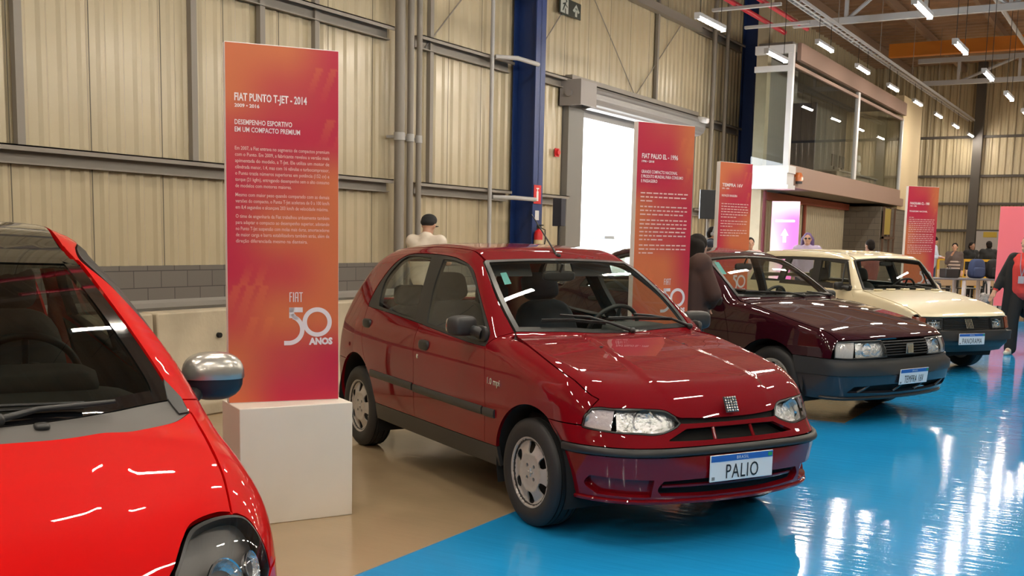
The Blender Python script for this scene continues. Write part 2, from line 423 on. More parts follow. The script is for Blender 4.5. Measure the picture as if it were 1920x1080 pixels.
def corr(mb, a0, a1, z0, z1, o, axis='y', pitch=.245, depth=.030, sgn=1, sheet=.98, mi=(0, 1)):
    """trapezoidal sheeting between a0..a1, standing on the plane o, ribs towards +sgn"""
    def pt(a, d, z): return (o+sgn*d, a, z) if axis == 'y' else (a, o+sgn*d, z)
    k0 = math.floor(a0/pitch); pts = []
    a = k0*pitch
    while a < a1+pitch:
        for f, d in ((0, 0), (.46, 0), (.62, depth), (.84, depth)): pts.append((a+f*pitch, d))
        a += pitch
    pts = [(max(a0, min(a1, p[0])), p[1]) for p in pts if a0-pitch < p[0] < a1+pitch]
    V = []; F = []
    for p in pts: V += [pt(p[0], p[1], z0), pt(p[0], p[1], z1)]
    for i in range(len(pts)-1):
        if pts[i+1][0]-pts[i][0] > 1e-6: F.append((2*i, 2*i+2, 2*i+3, 2*i+1))
    mb.cur = mi[0]; mb.add(V, F)
    if sheet:
        mb.cur = mi[1]; s = math.ceil(a0/sheet)*sheet
        while s < a1:
            p, q = pt(s-.006, .031, z0), pt(s+.006, .0325, z1); mb.box2(p, q); s += sheet
    mb.cur = 0
DA0, DA1, DZ = 19.25, 24.95, 4.02
SH = -.222
mb = MB()
def wl(a0, a1, z0, z1): corr(mb, a0, a1, z0, z1+(.12 if z1 == ZC else 0), XW)
wl(YN, DA0, 1.06, ZC); wl(DA0, DA1, DZ, ZC); wl(DA1, YF, 1.06, ZC)
struct(mb.build('wall_left', [M_sheet, M_seam]))
mb = MB(); mb.box2((XW-.2, YN, 0), (XW+.05, DA0, 1.06)); mb.box2((XW-.2, DA1, 0), (XW+.05, YF, 1.06)); struct(mb.build('baseboard_left', M_blocks))
mb = MB(); corr(mb, XW, XR, 0, ZC+.12, YF, 'x', .25, .04, -1, 1.0); struct(mb.build('wall_far', [M_sheet, M_seam]))
mb = MB(); corr(mb, YN, YF, 0, ZC+.12, XR, 'y', .25, .04, -1, 1.0); struct(mb.build('wall_right', [M_sheet, M_seam]))
mb = MB(); corr(mb, XW, XR, 0, ZC+.12, YN, 'x', .25, .04, 1, 1.0); struct(mb.build('wall_near', [M_sheet, M_seam]))
M_roof = mat('roof_sheet', (.36, .235, .155), .55, var=.1, vscale=2)
mb = MB(); corr(mb, YN, YF, XW, XR, 0, 'y', .5, .05, 1, 0); me = mb
V = [(p.z, p.y, ZC+p.x) for p in mb.v]; mb2 = MB(); mb2.add(V, mb.f); mb2.box2((XW-.6, YN-.6, ZC+.11), (XR+.6, YF+.6, ZC+.2)); struct(mb2.build('ceiling', M_roof))
# girts of the sheeted walls
mb = MB()
for z in (2.22, 4.45, 6.62):
    for a0, a1 in ((YN, 13.05), (13.75, 16.5), (17.0, DA0-.6), (DA1+.3, 28.4)):
        if z < 4.2 or True:
            mb.box2((XW+.04, a0, z-.10), (XW+.06, a1, z+.09)); mb.box2((XW+.04, a0, z+.075), (XW+.20, a1, z+.09)); mb.box2((XW+.19, a0, z+.03), (XW+.20, a1, z+.09)); mb.box2((XW+.04, a0, z-.10), (XW+.12, a1, z-.085))
mb.box2((XW+.04, DA0-.6, 4.53), (XW+.2, DA1+.3, 4.62)); mb.box2((XW+.04, DA0-.6, 6.53), (XW+.2, DA1+.3, 6.71))
struct(mb.build('trim_2', M_steel))
mb = MB()
for a in (6.95, 9.27, 10.42, 11.46, 14.15, 22.9): mb.box2((XW+.03, a-.045, 2.3), (XW+.10, a+.045, ZC))
for a in (3.0, -1.0): mb.box2((XW+.03, a-.045, 2.3), (XW+.10, a+.045, ZC))
struct(mb.build('trim_3', M_steel))
mb = MB()
for z in (2.12, 3.12, 4.15, 5.6): mb.box2((XW, YF-.16, z-.05), (XR, YF-.03, z+.04))
for x in (-6.25, -2.2, 2, 6): mb.box2((x-.16, YF-.30, 0), (x+.16, YF-.05, ZC))
struct(mb.build('trim_4', mat('dark_steel', (.075, .065, .058), .5)))
mb = MB()
for a0, z0, a1, z1 in ((14.0, 4.4, 16.4, 6.6), (17.2, 4.55, 19.2, 6.5), (19.4, 6.5, 21.8, 4.6), (21.8, 4.6, 24.2, 6.5)): mb.tube([(XW+.07, a0, z0), (XW+.07, a1, z1)], .012, 6)
struct(mb.build('trim_5', M_steel))
# blue I-section columns
def ibeam_col(a, name):
    mb = MB(); x0, x1, w = -10.15, -9.68, .34
    mb.box2((x1-.02, a-w/2, 0), (x1, a+w/2, ZC)); mb.box2((x0, a-w/2, 0), (x0+.02, a+w/2, ZC)); mb.box2((x0, a-.008, 0), (x1, a+.008, ZC))
    return struct(mb.build(name, M_blue))
ibeam_col(16.86, 'trim_6'); ibeam_col(28.75, 'trim_7'); ibeam_col(4.9-12, 'trim_8')
mb = MB()
for z in (2.16, 4.50): mb.tube([(-9.9, 15.7, z), (-9.64, 16.0, z), (-9.64, 16.70, z)], .038, 10)
struct(mb.build('trim_9', M_steel2, None, smooth=40))
# pipes up the wall
for a, r, t in ((13.12, .075, 'thickest grey pipe up the wall, left of the trio above the dark red hatchback'), (13.39, .05, 'middle grey pipe up the wall in the trio above the dark red hatchback'), (13.61, .045, 'rightmost thin grey pipe of the trio above the dark red hatchback'), (15.68, .035, 'single thin grey pipe up the wall just left of the blue column'),
               (26.0, .06, 'thick grey pipe on the wall right of the roller door'), (26.9, .05, 'thin grey pipe right of the roller door, beside the second blue column')):
    mb = MB(); mb.tube([(-9.95, a, 0), (-9.95, a, ZC-.1)], r, 14); p = mb.build('wall_pipe', M_steel if r > .04 else M_steel2, None, smooth=40)
    tag(p, t, 'pipe', 'pipes on the corrugated wall')
    if a < 14:
        mb = MB(); mb.lathe([(r, -.06), (r+.012, -.055), (r+.012, .055), (r, .06)], 16, TR(-9.95, a, 2.95)); mb.box2((-10.16, a-.05, 2.93), (-9.95, a+.05, 2.97)); mb.build('pipe_clamp', M_steel2, p, smooth=40)
# roller door
M_shut = mat('shutter_grey', (.30, .30, .31), .4, .3)
mb = MB(); mb.box2((XW, 18.62, 0), (XW+.16, DA0, 4.5)); mb.box2((XW, DA1, 0), (XW+.16, DA1+.25, 4.5)) ; dr = struct(mb.build('door_1', mat('jamb_grey', (.19, .185, .18), .5)))
mb = MB(); T = TR(XW+.24, DA0-.1, 4.25) @ RX(-PI/2); pr = []
for i in range(28): a = 2*PI*i/28; pr.append(((.235 if i % 2 else .222)*math.cos(a), (.235 if i % 2 else .222)*math.sin(a)))
mb.prism(pr, DA1-DA0+.2, T); mb.box2((XW+.03, DA0, 3.9), (XW+.05, DA1, 4.3)); mb.build('shutter_roll', M_shut, dr)
mb = MB(); mb.box2((XW+.02, 18.45, 4.02), (XW+.50, 18.50, 4.50)); mb.box2((XW+.02, 18.45, 4.02), (XW+.04, 18.95, 4.50)); mb.box2((XW+.46, 18.46, 4.03), (XW+.48, 19.15, 4.49)); mb.tube([(XW+.25, 18.4, 4.25), (XW+.25, 18.47, 4.25)], .07, 16); mb.build('shutter_bracket', mat('bracket_grey', (.28, .26, .26), .5), dr)
# concrete outside the door
mb = MB(); mb.box2((-40, 5, -.06), (XW-.2, 60, -.005)); struct(mb.build('trim_10', mat('outside_concrete', (.7, .7, .68), .8)))
mb = MB(); mb.box2((-17.2, 5, 0), (-17, 60, 7)); struct(mb.build('wall_outside', mat('outside_wall', (.82, .83, .85), .8)))
t = thing('outdoor_machine', 'pale box-shaped machine with a dark tray outside the bright doorway', 'machine', (-12.3, 25.2, 0))
mb = MB(); mb.box2((-.3, -.4, 0), (.3, .4, 1.55)); mb.build('body', mat('machine_white', (.62, .63, .66), .5), t, bevel=.03)
mb = MB(); mb.box2((-.32, -.9, 1.5), (.32, -.35, 1.58)); mb.build('tray', mat('machine_dark', (.12, .12, .13), .5), t, bevel=.01)
mb = MB(); mb.box2((-.1, .42, 1.3), (.1, .75, 2.2)); mb.build('cabinet', mat('machine_grey', (.33, .33, .36), .5), t, bevel=.02)
# roof steel
def truss(a, zb, zt, name, m=M_steel2, x0=-8.2, x1=12.5):
    mb = MB(); mb.box2((x0, a-.06, zb-.07), (x1, a+.06, zb+.07)); mb.box2((x0, a-.06, zt-.07), (x1, a+.06, zt+.07)); x = x0+1.2; k = 0
    while x < x1-1:
        mb.box2((x-.04, a-.04, zb), (x+.04, a+.04, zt)); d = 1.7
        mb.tube([(x, a, zt if k % 2 else zb), (min(x+d, x1), a, zb if k % 2 else zt)], .045, 6); x += d; k += 1
    return struct(mb.build(name, m))
truss(25.2, 6.5, 7.9, 'trim_11', x0=-7.75); truss(35.8, 6.5, 7.18, 'trim_12', x0=-7.0); truss(13.2, 6.5, 7.9, 'trim_13'); truss(1.2, 6.5, 7.9, 'trim_14')
mb = MB()
for x in (-8.8, -6.9, -4.8, -2.7, -.6, 1.5, 3.6, 5.7, 7.8, 9.9): mb.box2((x-.06, YN, 7.98), (x+.06, YF, 8.2))
struct(mb.build('trim_15', mat('purlin_brown', (.27, .185, .135), .5)))
mb = MB(); mb.box2((-8.0, 36.2, 7.45), (XR, 36.5, 7.85)); struct(mb.build('trim_16', mat('crane_orange', (.75, .26, .03), .5)))
def pipe_thing(name, label, cat, pts, r, m, grp=None):
    mb = MB(); mb.tube(pts, r, 10); o = mb.build(name, m, None, smooth=40); return tag(o, label, cat, grp)
M_redpipe = mat('fire_pipe_red', (.40, .012, .03), .4)
pipe_thing('fire_pipe', 'red sprinkler pipe under the roof, nearer the corrugated wall', 'pipe', [(-8.2, 6, 6.5), (-8.2, 26, 6.5)], .055, M_redpipe)
pipe_thing('fire_pipe', 'red sprinkler pipe under the roof, farther from the corrugated wall', 'pipe', [(-7.6, 6, 6.5), (-7.6, 25.8, 6.5)], .05, M_redpipe)
mb = MB()
for a in (19.5, 22.5, 24.6): mb.box2((-8.7, a-.05, 6.38), (-7.2, a+.05, 6.44))
struct(mb.build('trim_17', M_steel2))
# cable trays
def tray(name, label, x, z, a0, a1, m=M_steel2):
    t = thing(name, label, 'cable tray', (x, a0, z))
    mb = MB(); L = a1-a0; mb.box2((-.115, 0, -.03), (-.095, L, .04)); mb.box2((.095, 0, -.03), (.115, L, .04)); k = 0
    while k < L: mb.box2((-.10, k, -.026), (.10, k+.04, -.01)); k += .35
    mb.box2((-.025, 0, -.03), (.025, L, -.022)); mb.build('tray', m, t)
    k = 1.
    while k < L: mb = MB(); mb.tube([(0, k, 0), (0, k, ZC-z-.1)], .008, 5); mb.build('hanger', M_steel, t); k += 4
    return t
tray('cable_tray', 'long grey cable tray above the lamp row in front of the glass mezzanine', -6.4, 6.10, 15, 43)
pipe_thing('roof_conduit', 'slim shiny conduit running under the roof at upper right', 'pipe', [(-3.6, 12, 6.9), (-3.6, 43, 6.9)], .05, M_steel2)

# ---------------------------------------------------------------- hanging lamps
M_tube = mat('lamp_tube', (1, 1, 1), .5, emit=(1, .90, .75), estr=LAMP_W)
_lamp = {}
def lamp(x, a, z, label, grp, top):
    t = thing('hanging_lamp', label, 'lamp', (x, a, z), 0, grp)
    if 'tube' not in _lamp:
        mb = MB(); mb.tube([(0, -.56, 0), (0, .56, 0)], .036, 12); _lamp['tube'] = mb.mesh('tube', 40)
        mb = MB(); mb.box2((-.046, -.59, .004), (.046, .59, .06)); mb.box2((-.04, -.60, -.038), (.04, -.56, .05)); mb.box2((-.04, .56, -.038), (.04, .60, .05)); _lamp['fix'] = mb.mesh('fixture')
    link('tube', _lamp['tube'], M_tube, t); link('fixture', _lamp['fix'], M_steel2, t)
    key = round(top-z, 2)
    if key not in _lamp:
        mb = MB(); mb.tube([(0, -.45, .06), (0, -.45, key)], .006, 5); mb.tube([(0, .45, .06), (0, .45, key)], .006, 5); _lamp[key] = mb.mesh('cord')
    link('cord', _lamp[key], M_dark, t)
orda = ['first', 'second', 'third', 'fourth', 'fifth', 'sixth', 'seventh', 'eighth', 'ninth', 'tenth']
for k in range(2): lamp(-6.4, 16.5+3.37*k, 4.90, ('lowest lit tube lamp at left, above the doorway and its crimson banner', 'lit tube lamp hanging in front of the white mezzanine end frame')[k], 'lamps in the row by the mezzanine', 6.068)
for k in range(7): lamp(-6.4, 23.05+3.31*k, 5.58, 'lit tube lamp, %s from the left in the higher row along the mezzanine' % orda[k], 'lamps in the row by the mezzanine', 6.068)
for k in range(7): lamp(-3.22, 16.5+3.36*k, 4.83, 'lit tube lamp, %s from the left in the row at upper right' % orda[k], 'lamps in the upper right row', ZC)
for x in (-6.4, -3.22, 0., 3.3):
    for k in range(15):
        a = -6.4+3.33*k
        if x < -3 and a > 14.2: continue
        lamp(x, a, 6.9 if x < -6 else 4.85, 'lit tube lamp hanging over the hall outside the picture', 'lamps outside the picture', ZC)

# ---------------------------------------------------------------- concrete barrier, guard rail
M_conc = mat('barrier_concrete', (.40, .345, .255), .8, var=.14, vscale=3, bump=.25, bscale=30, bdist=.01)
prof = [(-.30, 0), (-.30, .10), (-.13, .30), (-.10, .83), (.10, .83), (.13, .30), (.30, .10), (.30, 0)]
a0s = [-3.35, -.33, 2.69, 5.71, 8.73, 11.75]
lab = ['concrete barrier block behind the bright red hatchback', 'concrete barrier block at far left behind the red hatchback', 'concrete barrier block left of the joint beside the red windscreen pillar', 'concrete barrier block with a lifting hole, behind the nearest banner', 'concrete barrier block behind the dark red hatchback', 'concrete barrier block farthest along, behind the man in the cap']
for i in range(2, 6):
    mb = MB(); T = TR(-6.78, a0s[i], 0) @ Matrix(((1, 0, 0, 0), (0, 0, 1, 0), (0, 1, 0, 0), (0, 0, 0, 1))); mb.prism(prof, 2.98, T)
    o = mb.build('concrete_barrier', M_conc, None, bevel=.015); tag(o, lab[i], 'barrier', 'concrete barriers along the wall')
    mb = MB(); mb.tube([(-6.683, a0s[i]+.62, .62), (-6.64, a0s[i]+.62, .62)], .022, 12); mb.build('lifting_hole', M_dark, o)
t = thing('guard_rail', 'grey steel guard rail running behind the concrete barriers', 'guard rail', (-9.0, 0, 0))
mb = MB(); pr = [(.02, .50), (.06, .53), (.06, .57), (.0, .60), (.0, .64), (.06, .67), (.06, .72), (.02, .75), (.01, .75), (-.01, .64), (-.01, .60), (.01, .50)]
mb.prism(pr, 22, TR(0, -6, 0) @ Matrix(((1, 0, 0, 0), (0, 0, 1, 0), (0, 1, 0, 0), (0, 0, 0, 1)))); mb.build('rail', mat('galvanised', (.45, .44, .42), .35, .6), t)
for k in range(11): mb = MB(); mb.box2((-.12, -5.5+2*k-.05, 0), (-.01, -5.5+2*k+.05, .72)); mb.build('post', M_steel, t)

# ---------------------------------------------------------------- mezzanine and the rooms under it
M_alu = mat('mezz_white', (.62, .63, .66), .35); M_brown = mat('mezz_brown', (.30, .20, .165), .55); M_cream = mat('cream_plaster', (.62, .50, .32), .8)
MX, MA0, MA1 = -8.0, 26.0, 38.9
mb = MB(); mb.box2((MX-.02, MA0+.6, 2.86), (MX+.06, 39.6, 3.12)); mb.box2((MX-.06, MA0+.3, 3.12), (MX+.02, 39.2, 3.40)); mb.box2((MX-.02, MA0+.5, 5.92), (MX+.08, MA1+.2, 6.33)); mb.box2((MX-.02, MA0+.2, 5.72), (MX+.04, MA1, 5.80)); struct(mb.build('trim_18', M_brown))
mb = MB(); mb.box2((-8.85, MA0+.1, 2.86), (MX-.02, 29.3, 3.0)); mb.box2((-8.85, MA0+.1, 6.1), (MX-.02, 29.3, 6.3)); mb.box2((XW, 29.3, 2.86), (MX-.02, 39.4, 3.0)); mb.box2((XW, 29.3, 6.1), (MX-.02, 39, 6.3)); struct(mb.build('trim_19', mat('slab_grey', (.17, .16, .15), .7)))
mb = MB()
mb.box2((MX-.08, MA0, 2.9), (MX+.05, MA0+.14, 6.2)); mb.box2((MX-.9, MA0-.02, 6.02), (MX+.06, MA0+.1, 6.22)); mb.box2((MX-.9, MA0-.02, 5.60), (MX, MA0+.08, 5.74)); mb.box2((MX-.8, MA0-.06, 2.84), (MX+.06, MA0+.5, 3.18)); mb.box2((MX-.84, MA0-.09, 3.18), (MX+.10, MA0+.5, 3.36)); mb.box2((MX-.84, MA0-.09, 2.80), (MX+.10, MA0+.5, 2.90))
mb.box2((MX-.04, 32.5, 3.4), (MX+.05, 32.72, 5.9)); mb.box2((MX-.04, MA1-.1, 3.4), (MX+.04, MA1+.06, 5.8)); struct(mb.build('trim_20', M_alu))
for i, (p, q) in enumerate((((MX, MA0+.14, 3.4), (MX, 32.5, 5.9)), ((MX, 32.72, 3.4), (MX, MA1-.1, 5.8)), ((MX-.9, MA0+.03, 3.36), (MX-.08, MA0+.03, 5.60)))):
    mb = MB(); V = [p, (q[0], q[1], p[2]), q, (p[0], p[1], q[2])]; mb.add(V, [(0, 1, 2, 3)]); struct(mb.build('window_%d' % (i+1), G_arch))
mb = MB(); mb.box2((XW+.1, 29.3, 3.0), (XW+.3, 39.2, 6.1)); mb.box2((XW, 39.0, 3.0), (MX-.1, 39.2, 6.1)); mb.box2((XW, 29.3, 3.0), (-8.85, 29.42, 6.1)); mb.box2((-8.9, MA0+.6, 3.0), (-8.85, 29.3, 6.1)); struct(mb.build('wall_mezzanine', mat('mezz_inner', (.20, .19, .175), .7)))
mb = MB(); mb.box2((-8.84, 28.9, 3.0), (MX-.15, 28.96, 5.2)); struct(mb.build('wall_partition', mat('partition_navy', (.020, .024, .045), .5)))
mb = MB(); mb.box2((XW, MA1+.06, 2.75), (MX, 42.2, 6.6)); struct(mb.build('wall_cream', M_cream))
mb = MB(); mb.box2((XW, 36.6, 0), (MX-.03, 42.2, 2.75)); struct(mb.build('wall_block', block_mat('dark_blocks', (.16, .14, .115), (.08, .07, .06))))
mb = MB(); corr(mb, 26.9, 36.6, 0, 2.82, -9.2, 'y', .22, .03, 1, 0); struct(mb.build('wall_under', mat('olive_sheet', (.42, .37, .27), .5)))
mb = MB(); mb.box2((-9.25, 26.9, 2.62), (-9.05, 36.6, 2.82)); mb.box2((-9.16, 31.7, 0), (-9.1, 31.82, 2.7)); struct(mb.build('trim_21', mat('red_lintel', (.33, .085, .06), .5)))
mb = MB(); mb.box2((-8.98, 26.35, 0), (-8.70, 26.63, ZC)); struct(mb.build('trim_22', mat('precast_column', (.40, .345, .25), .7, var=.08, vscale=3)))
mb = MB(); mb.tube([(-8.60, 26.35, 0), (-8.60, 26.35, 2.78)], .045, 10); struct(mb.build('trim_23', mat('maroon_pipe', (.10, .010, .02), .5)))
t = thing('warning_beacon', 'orange warning beacon at the corner of the mezzanine floor', 'beacon', (MX+.10, MA0+.75, 3.0)); mb = MB(); mb.lathe([(.0, .24), (.07, .23), (.11, .15), (.12, .02), (.0, .02)], 16); mb.build('dome', mat('beacon_orange', (.45, .11, .015), .3, coat=1), t, smooth=50); mb = MB(); mb.lathe([(0, -.04), (.1, -.04), (.1, .02), (0, .02)], 16); mb.build('base', M_black, t)
t = thing('office_desk', 'long grey desk behind the right mezzanine window', 'desk', (-9.0, 35.9, 3.0)); mb = MB(); mb.box2((-.4, -2.6, .70), (.4, 2.6, .75)); mb.build('desk_top', mat('desk_grey', (.30, .27, .22), .5), t); mb = MB(); mb.box2((.30, -2.6, .12), (.34, 2.6, .7)); mb.build('modesty_panel', mat('desk_panel', (.33, .27, .20), .6), t)
t = thing('white_figure', 'small white robot figure standing on the mezzanine desk', 'figure', (-8.95, 37.0, 3.75)); mb = MB(); mb.sell((0, 0, .30), (.20, .26, .36), .7, 14); mb.sell((0, 0, .60), (.16, .18, .20), .8, 14); mb.sell((0, .2, .34), (.10, .12, .30), .7, 10); mb.sell((0, -.2, .34), (.10, .12, .30), .7, 10); mb.sell((0, 0, .07), (.2, .2, .14), .6, 12); mb.build('figure_body', mat('robot_white', (.55, .54, .5), .5), t, smooth=60)
for k, a in enumerate((34.0, 34.9)):
    t = thing('desk_monitor', ('dark monitor on the mezzanine desk, farther from the white figure', 'dark monitor on the mezzanine desk, nearer the white figure')[k], 'monitor', (-8.95, a, 3.75)); mb = MB(); mb.box2((-.02, -.28, .14), (.02, .28, .50)); mb.build('screen', M_black, t); mb = MB(); mb.box2((-.1, -.12, 0), (.1, .12, .02)); mb.box2((-.02, -.03, 0), (.02, .03, .2)); mb.build('stand', M_black2, t)
t = thing('yellow_rack', 'yellow panel and wooden frame by the dark block wall under the mezzanine', 'rack', (MX+.02, 37.6, 1.6)); mb = MB(); mb.box2((0, -.8, .25), (.05, .1, 1.1)); mb.build('panel', mat('rack_yellow', (.32, .24, .05), .6), t); mb = MB(); [mb.box2((0, a, -.35), (.06, a+.06, 1.15)) for a in (-.85, .1, .8)]; mb.box2((0, -.85, .1), (.06, .86, .18)); mb.box2((0, -.85, -.4), (.06, .86, -.33)); mb.build('frame', mat('rack_brown', (.12, .07, .045), .6), t)

def palio_hood(x,y):
    # V creases: raised centre panel
    yl=np.interp(x,[-.3,-.1,.4,.56],[.24,.27,.34,.315]); t=np.clip((yl-y)/.05+.5,0,1)
    return .010*(t*t*(3-2*t))*np.clip((.66-x)/.15,0,1)*np.clip((x+.5)/.3,0,1)
PALIO=dict(
 hood=[(-3.4,.80),(-1.6,.95),(-.8,.975),(-.335,.943),(-.1,.903),(.2,.842),(.4,.79),(.52,.75),(.6,.712),(.645,.672),(.675,.62),(.70,.55)],
 hcrown=.03, hood_extra=palio_hood,
 roof=[(-3,1.30),(-2.6,1.355),(-2.1,1.415),(-1.6,1.438),(-1.2,1.42),(-.95,1.362),(-.7,1.29)], rcrown=.06,
 W=[(-3.0,.70),(-2.7,.765),(-2.3,.795),(-1.8,.805),(-.8,.805),(-.2,.795),(.2,.775),(.5,.745),(.8,.70)],
 T=[(.1,.09),(.2,.05),(.32,.02),(.45,.004),(.58,0),(.72,.008),(.85,.03),(.94,.06),(1.1,.125),(1.3,.215),(1.45,.29)],
 nose=[(.1,.62),(.18,.68),(.26,.715),(.36,.735),(.44,.75),(.47,.755),(.50,.735),(.56,.69),(.62,.665),(.7,.64),(.8,.6)],
 plan=lambda y:.30*y**2+.10*y**4,
 tail=[(.2,-2.85),(.4,-2.95),(.6,-2.96),(.85,-2.93),(1.0,-2.87)], rplan=lambda y:.18*y**2,
 ws_b=(-.335,.945),ws_t=(-.975,1.362),ws_bow=.22,ws_bulge=.02,
 rw_b=(-2.90,.95),rw_t=(-2.50,1.37),rw_bow=.12,
 r_front=.20,r_rear=.16,rt=[(-3,.10),(-1.2,.09),(-.8,.06),(-.4,.08),(0,.12),(.5,.14),(.8,.12)],cyl=-.1)
TEMPRA=dict(
 hood=[(-3.6,.99),(-3.1,1.02),(-2.5,1.0),(-.9,1.0),(-.42,.98),(-.1,.935),(.3,.855),(.6,.775),(.72,.725),(.765,.68),(.79,.60)],hcrown=.06,
 roof=[(-3.3,1.20),(-2.7,1.34),(-2.2,1.405),(-1.7,1.425),(-1.3,1.40),(-1.05,1.355),(-.8,1.28)],rcrown=.06,
 W=[(-3.5,.75),(-3,.80),(-2.5,.835),(-1.5,.8475),(0,.835),(.4,.82),(.7,.80),(.9,.76)],
 T=[(.1,.09),(.2,.05),(.3,.025),(.45,.0),(.6,0),(.75,.01),(.88,.035),(.97,.06),(1.1,.115),(1.32,.235),(1.44,.31)],
 nose=[(.12,.70),(.21,.765),(.30,.82),(.36,.838),(.45,.85),(.50,.842),(.515,.80),(.60,.795),(.66,.775),(.70,.755),(.76,.72)],
 plan=lambda y:.17*y**2+.10*y**4,
 tail=[(.2,-3.30),(.4,-3.40),(.6,-3.42),(.85,-3.40),(1.05,-3.36)],rplan=lambda y:.12*y**2,
 ws_b=(-.42,.975),ws_t=(-1.06,1.36),ws_bow=.20,ws_bulge=.015,rw_b=(-3.0,1.03),rw_t=(-2.45,1.38),rw_bow=.12,
 r_front=.12,r_rear=.12,rt=[(-3.4,.06),(-1.2,.07),(-.8,.05),(-.4,.06),(.4,.06),(.8,.05)],cyl=0.)
PANORAMA=dict(
 hood=[(-3.4,.80),(-1.6,.93),(-.8,.95),(-.4,.935),(0,.875),(.3,.81),(.5,.745),(.60,.70),(.63,.675),(.65,.60)],hcrown=.04,
 roof=[(-3.2,1.34),(-2.6,1.385),(-1.8,1.40),(-1.2,1.39),(-.9,1.365),(-.7,1.325),(-.5,1.27)],rcrown=.06,
 W=[(-3,.72),(-2.2,.765),(-1,.772),(0,.755),(.4,.73),(.7,.715)],
 T=[(.1,.08),(.2,.045),(.3,.02),(.5,0),(.7,.005),(.85,.03),(.92,.05),(1.1,.11),(1.3,.18),(1.42,.23)],
 nose=[(.1,.50),(.2,.57),(.3,.64),(.34,.69),(.38,.70),(.50,.70),(.53,.66),(.56,.655),(.66,.635),(.70,.61),(.76,.56)],
 plan=lambda y:.06*y**2+.08*y**4,
 tail=[(.2,-2.80),(.4,-2.88),(.6,-2.90),(.9,-2.88)],rplan=lambda y:.06*y**2,
 ws_b=(-.37,.925),ws_t=(-.72,1.335),ws_bow=.18,ws_bulge=.01,rw_b=(-2.88,.95),rw_t=(-2.65,1.34),rw_bow=.05,
 r_front=.05,r_rear=.08,rt=[(-3,.06),(-.8,.055),(-.4,.04),(.2,.035),(.6,.025)],cyl=0.)
def punto_hood(x,y):
    yl=np.interp(x,[-.4,.75],[.60,.36]); t=np.clip((yl-y)/.10+.5,0,1)
    return .012*(t*t*(3-2*t))*np.clip((.75-x)/.3,0,1)
PUNTO=dict(
 hood=[(-3.6,.80),(-1.8,.97),(-.7,1.01),(-.1,.985),(.1,.955),(.3,.905),(.5,.84),(.68,.76),(.78,.69),(.82,.60)],hcrown=.10,hood_extra=punto_hood,
 roof=[(-3.1,1.36),(-2.6,1.44),(-2.1,1.495),(-1.6,1.505),(-1.3,1.485),(-1.05,1.435),(-.8,1.36)],rcrown=.08,
 W=[(-3.1,.76),(-2.5,.83),(-1.5,.8435),(0,.845),(.3,.845),(.6,.815),(.9,.75)],
 T=[(.1,.08),(.2,.04),(.35,-.005),(.5,-.02),(.62,-.018),(.8,.008),(.92,.04),(1.0,.06),(1.2,.13),(1.4,.215),(1.52,.29)],
 nose=[(.1,.72),(.2,.80),(.35,.85),(.5,.865),(.6,.845),(.7,.80),(.8,.73),(.9,.62)],
 plan=lambda y:.34*y**2+.14*y**4,
 tail=[(.2,-3.0),(.4,-3.15),(.6,-3.18),(.85,-3.13),(1.0,-3.08)],rplan=lambda y:.16*y**2,
 ws_b=(.12,.955),ws_t=(-1.02,1.415),ws_bow=.40,ws_bulge=.025,rw_b=(-3.08,1.0),rw_t=(-2.65,1.43),rw_bow=.12,
 r_front=.22,r_rear=.18,rt=[(-3,.12),(-1.2,.10),(-.8,.07),(-.4,.07),(0,.09),(.5,.14),(.8,.12)],cyl=0.)
# ---------------------------------------------------------------- parts every car has
def tyre_prof(R, w, rb):
    h = w/2; s = R-rb
    p = [(rb, h*.80), (rb+s*.12, h*.93), (rb+s*.45, h*1.05), (rb+s*.72, h*1.0), (rb+s*.90, h*.86), (rb+s*.97, h*.76)]
    q = []
    for z in (.60, .26, -.26, -.60):
        q += [(R, (z+.045)*h), (R-.007, (z+.04)*h), (R-.007, (z-.04)*h), (R, (z-.045)*h)]
    return p+q+[(a, -b) for a, b in p[::-1]]
def disc_cover(holes, R, prof, sp=.012, both=True):
    loops = [np.array([(R*math.cos(a), R*math.sin(a)) for a in np.linspace(0, 2*PI, 64, endpoint=False)])]+holes
    v, f = cdt(loops, sp)
    f_ = lambda q: np.stack([q[:, 0], q[:, 1], np.interp(np.hypot(q[:, 0], q[:, 1]), [p[0] for p in prof], [p[1] for p in prof])], -1)
    P = f_(v); e = 1e-3
    du = f_(v+[e, 0])-f_(v-[e, 0]); dv = f_(v+[0, e])-f_(v-[0, e]); N = np.cross(du, dv); N /= np.linalg.norm(N, axis=1)[:, None]
    return P, N, f
def pod(r0, r1, a, w0, w1, n=20):   # rounded hole of a wheel trim between radii r0..r1 at angle a
    out = []
    for t in np.linspace(0, 2*PI, n, endpoint=False):
        u, v = math.cos(t), math.sin(t); su = math.copysign(abs(u)**.7, u); sv = math.copysign(abs(v)**.7, v)
        r = (r0+r1)/2+su*(r1-r0)/2; w = (w0+(w1-w0)*(su+1)/2)/2*sv
        out.append((r*math.cos(a)-w*math.sin(a), r*math.sin(a)+w*math.cos(a)))
    return np.array(out)
def circ(x, y, r, n=12): return np.array([(x+r*math.cos(t), y+r*math.sin(t)) for t in np.linspace(0, 2*PI, n, endpoint=False)])
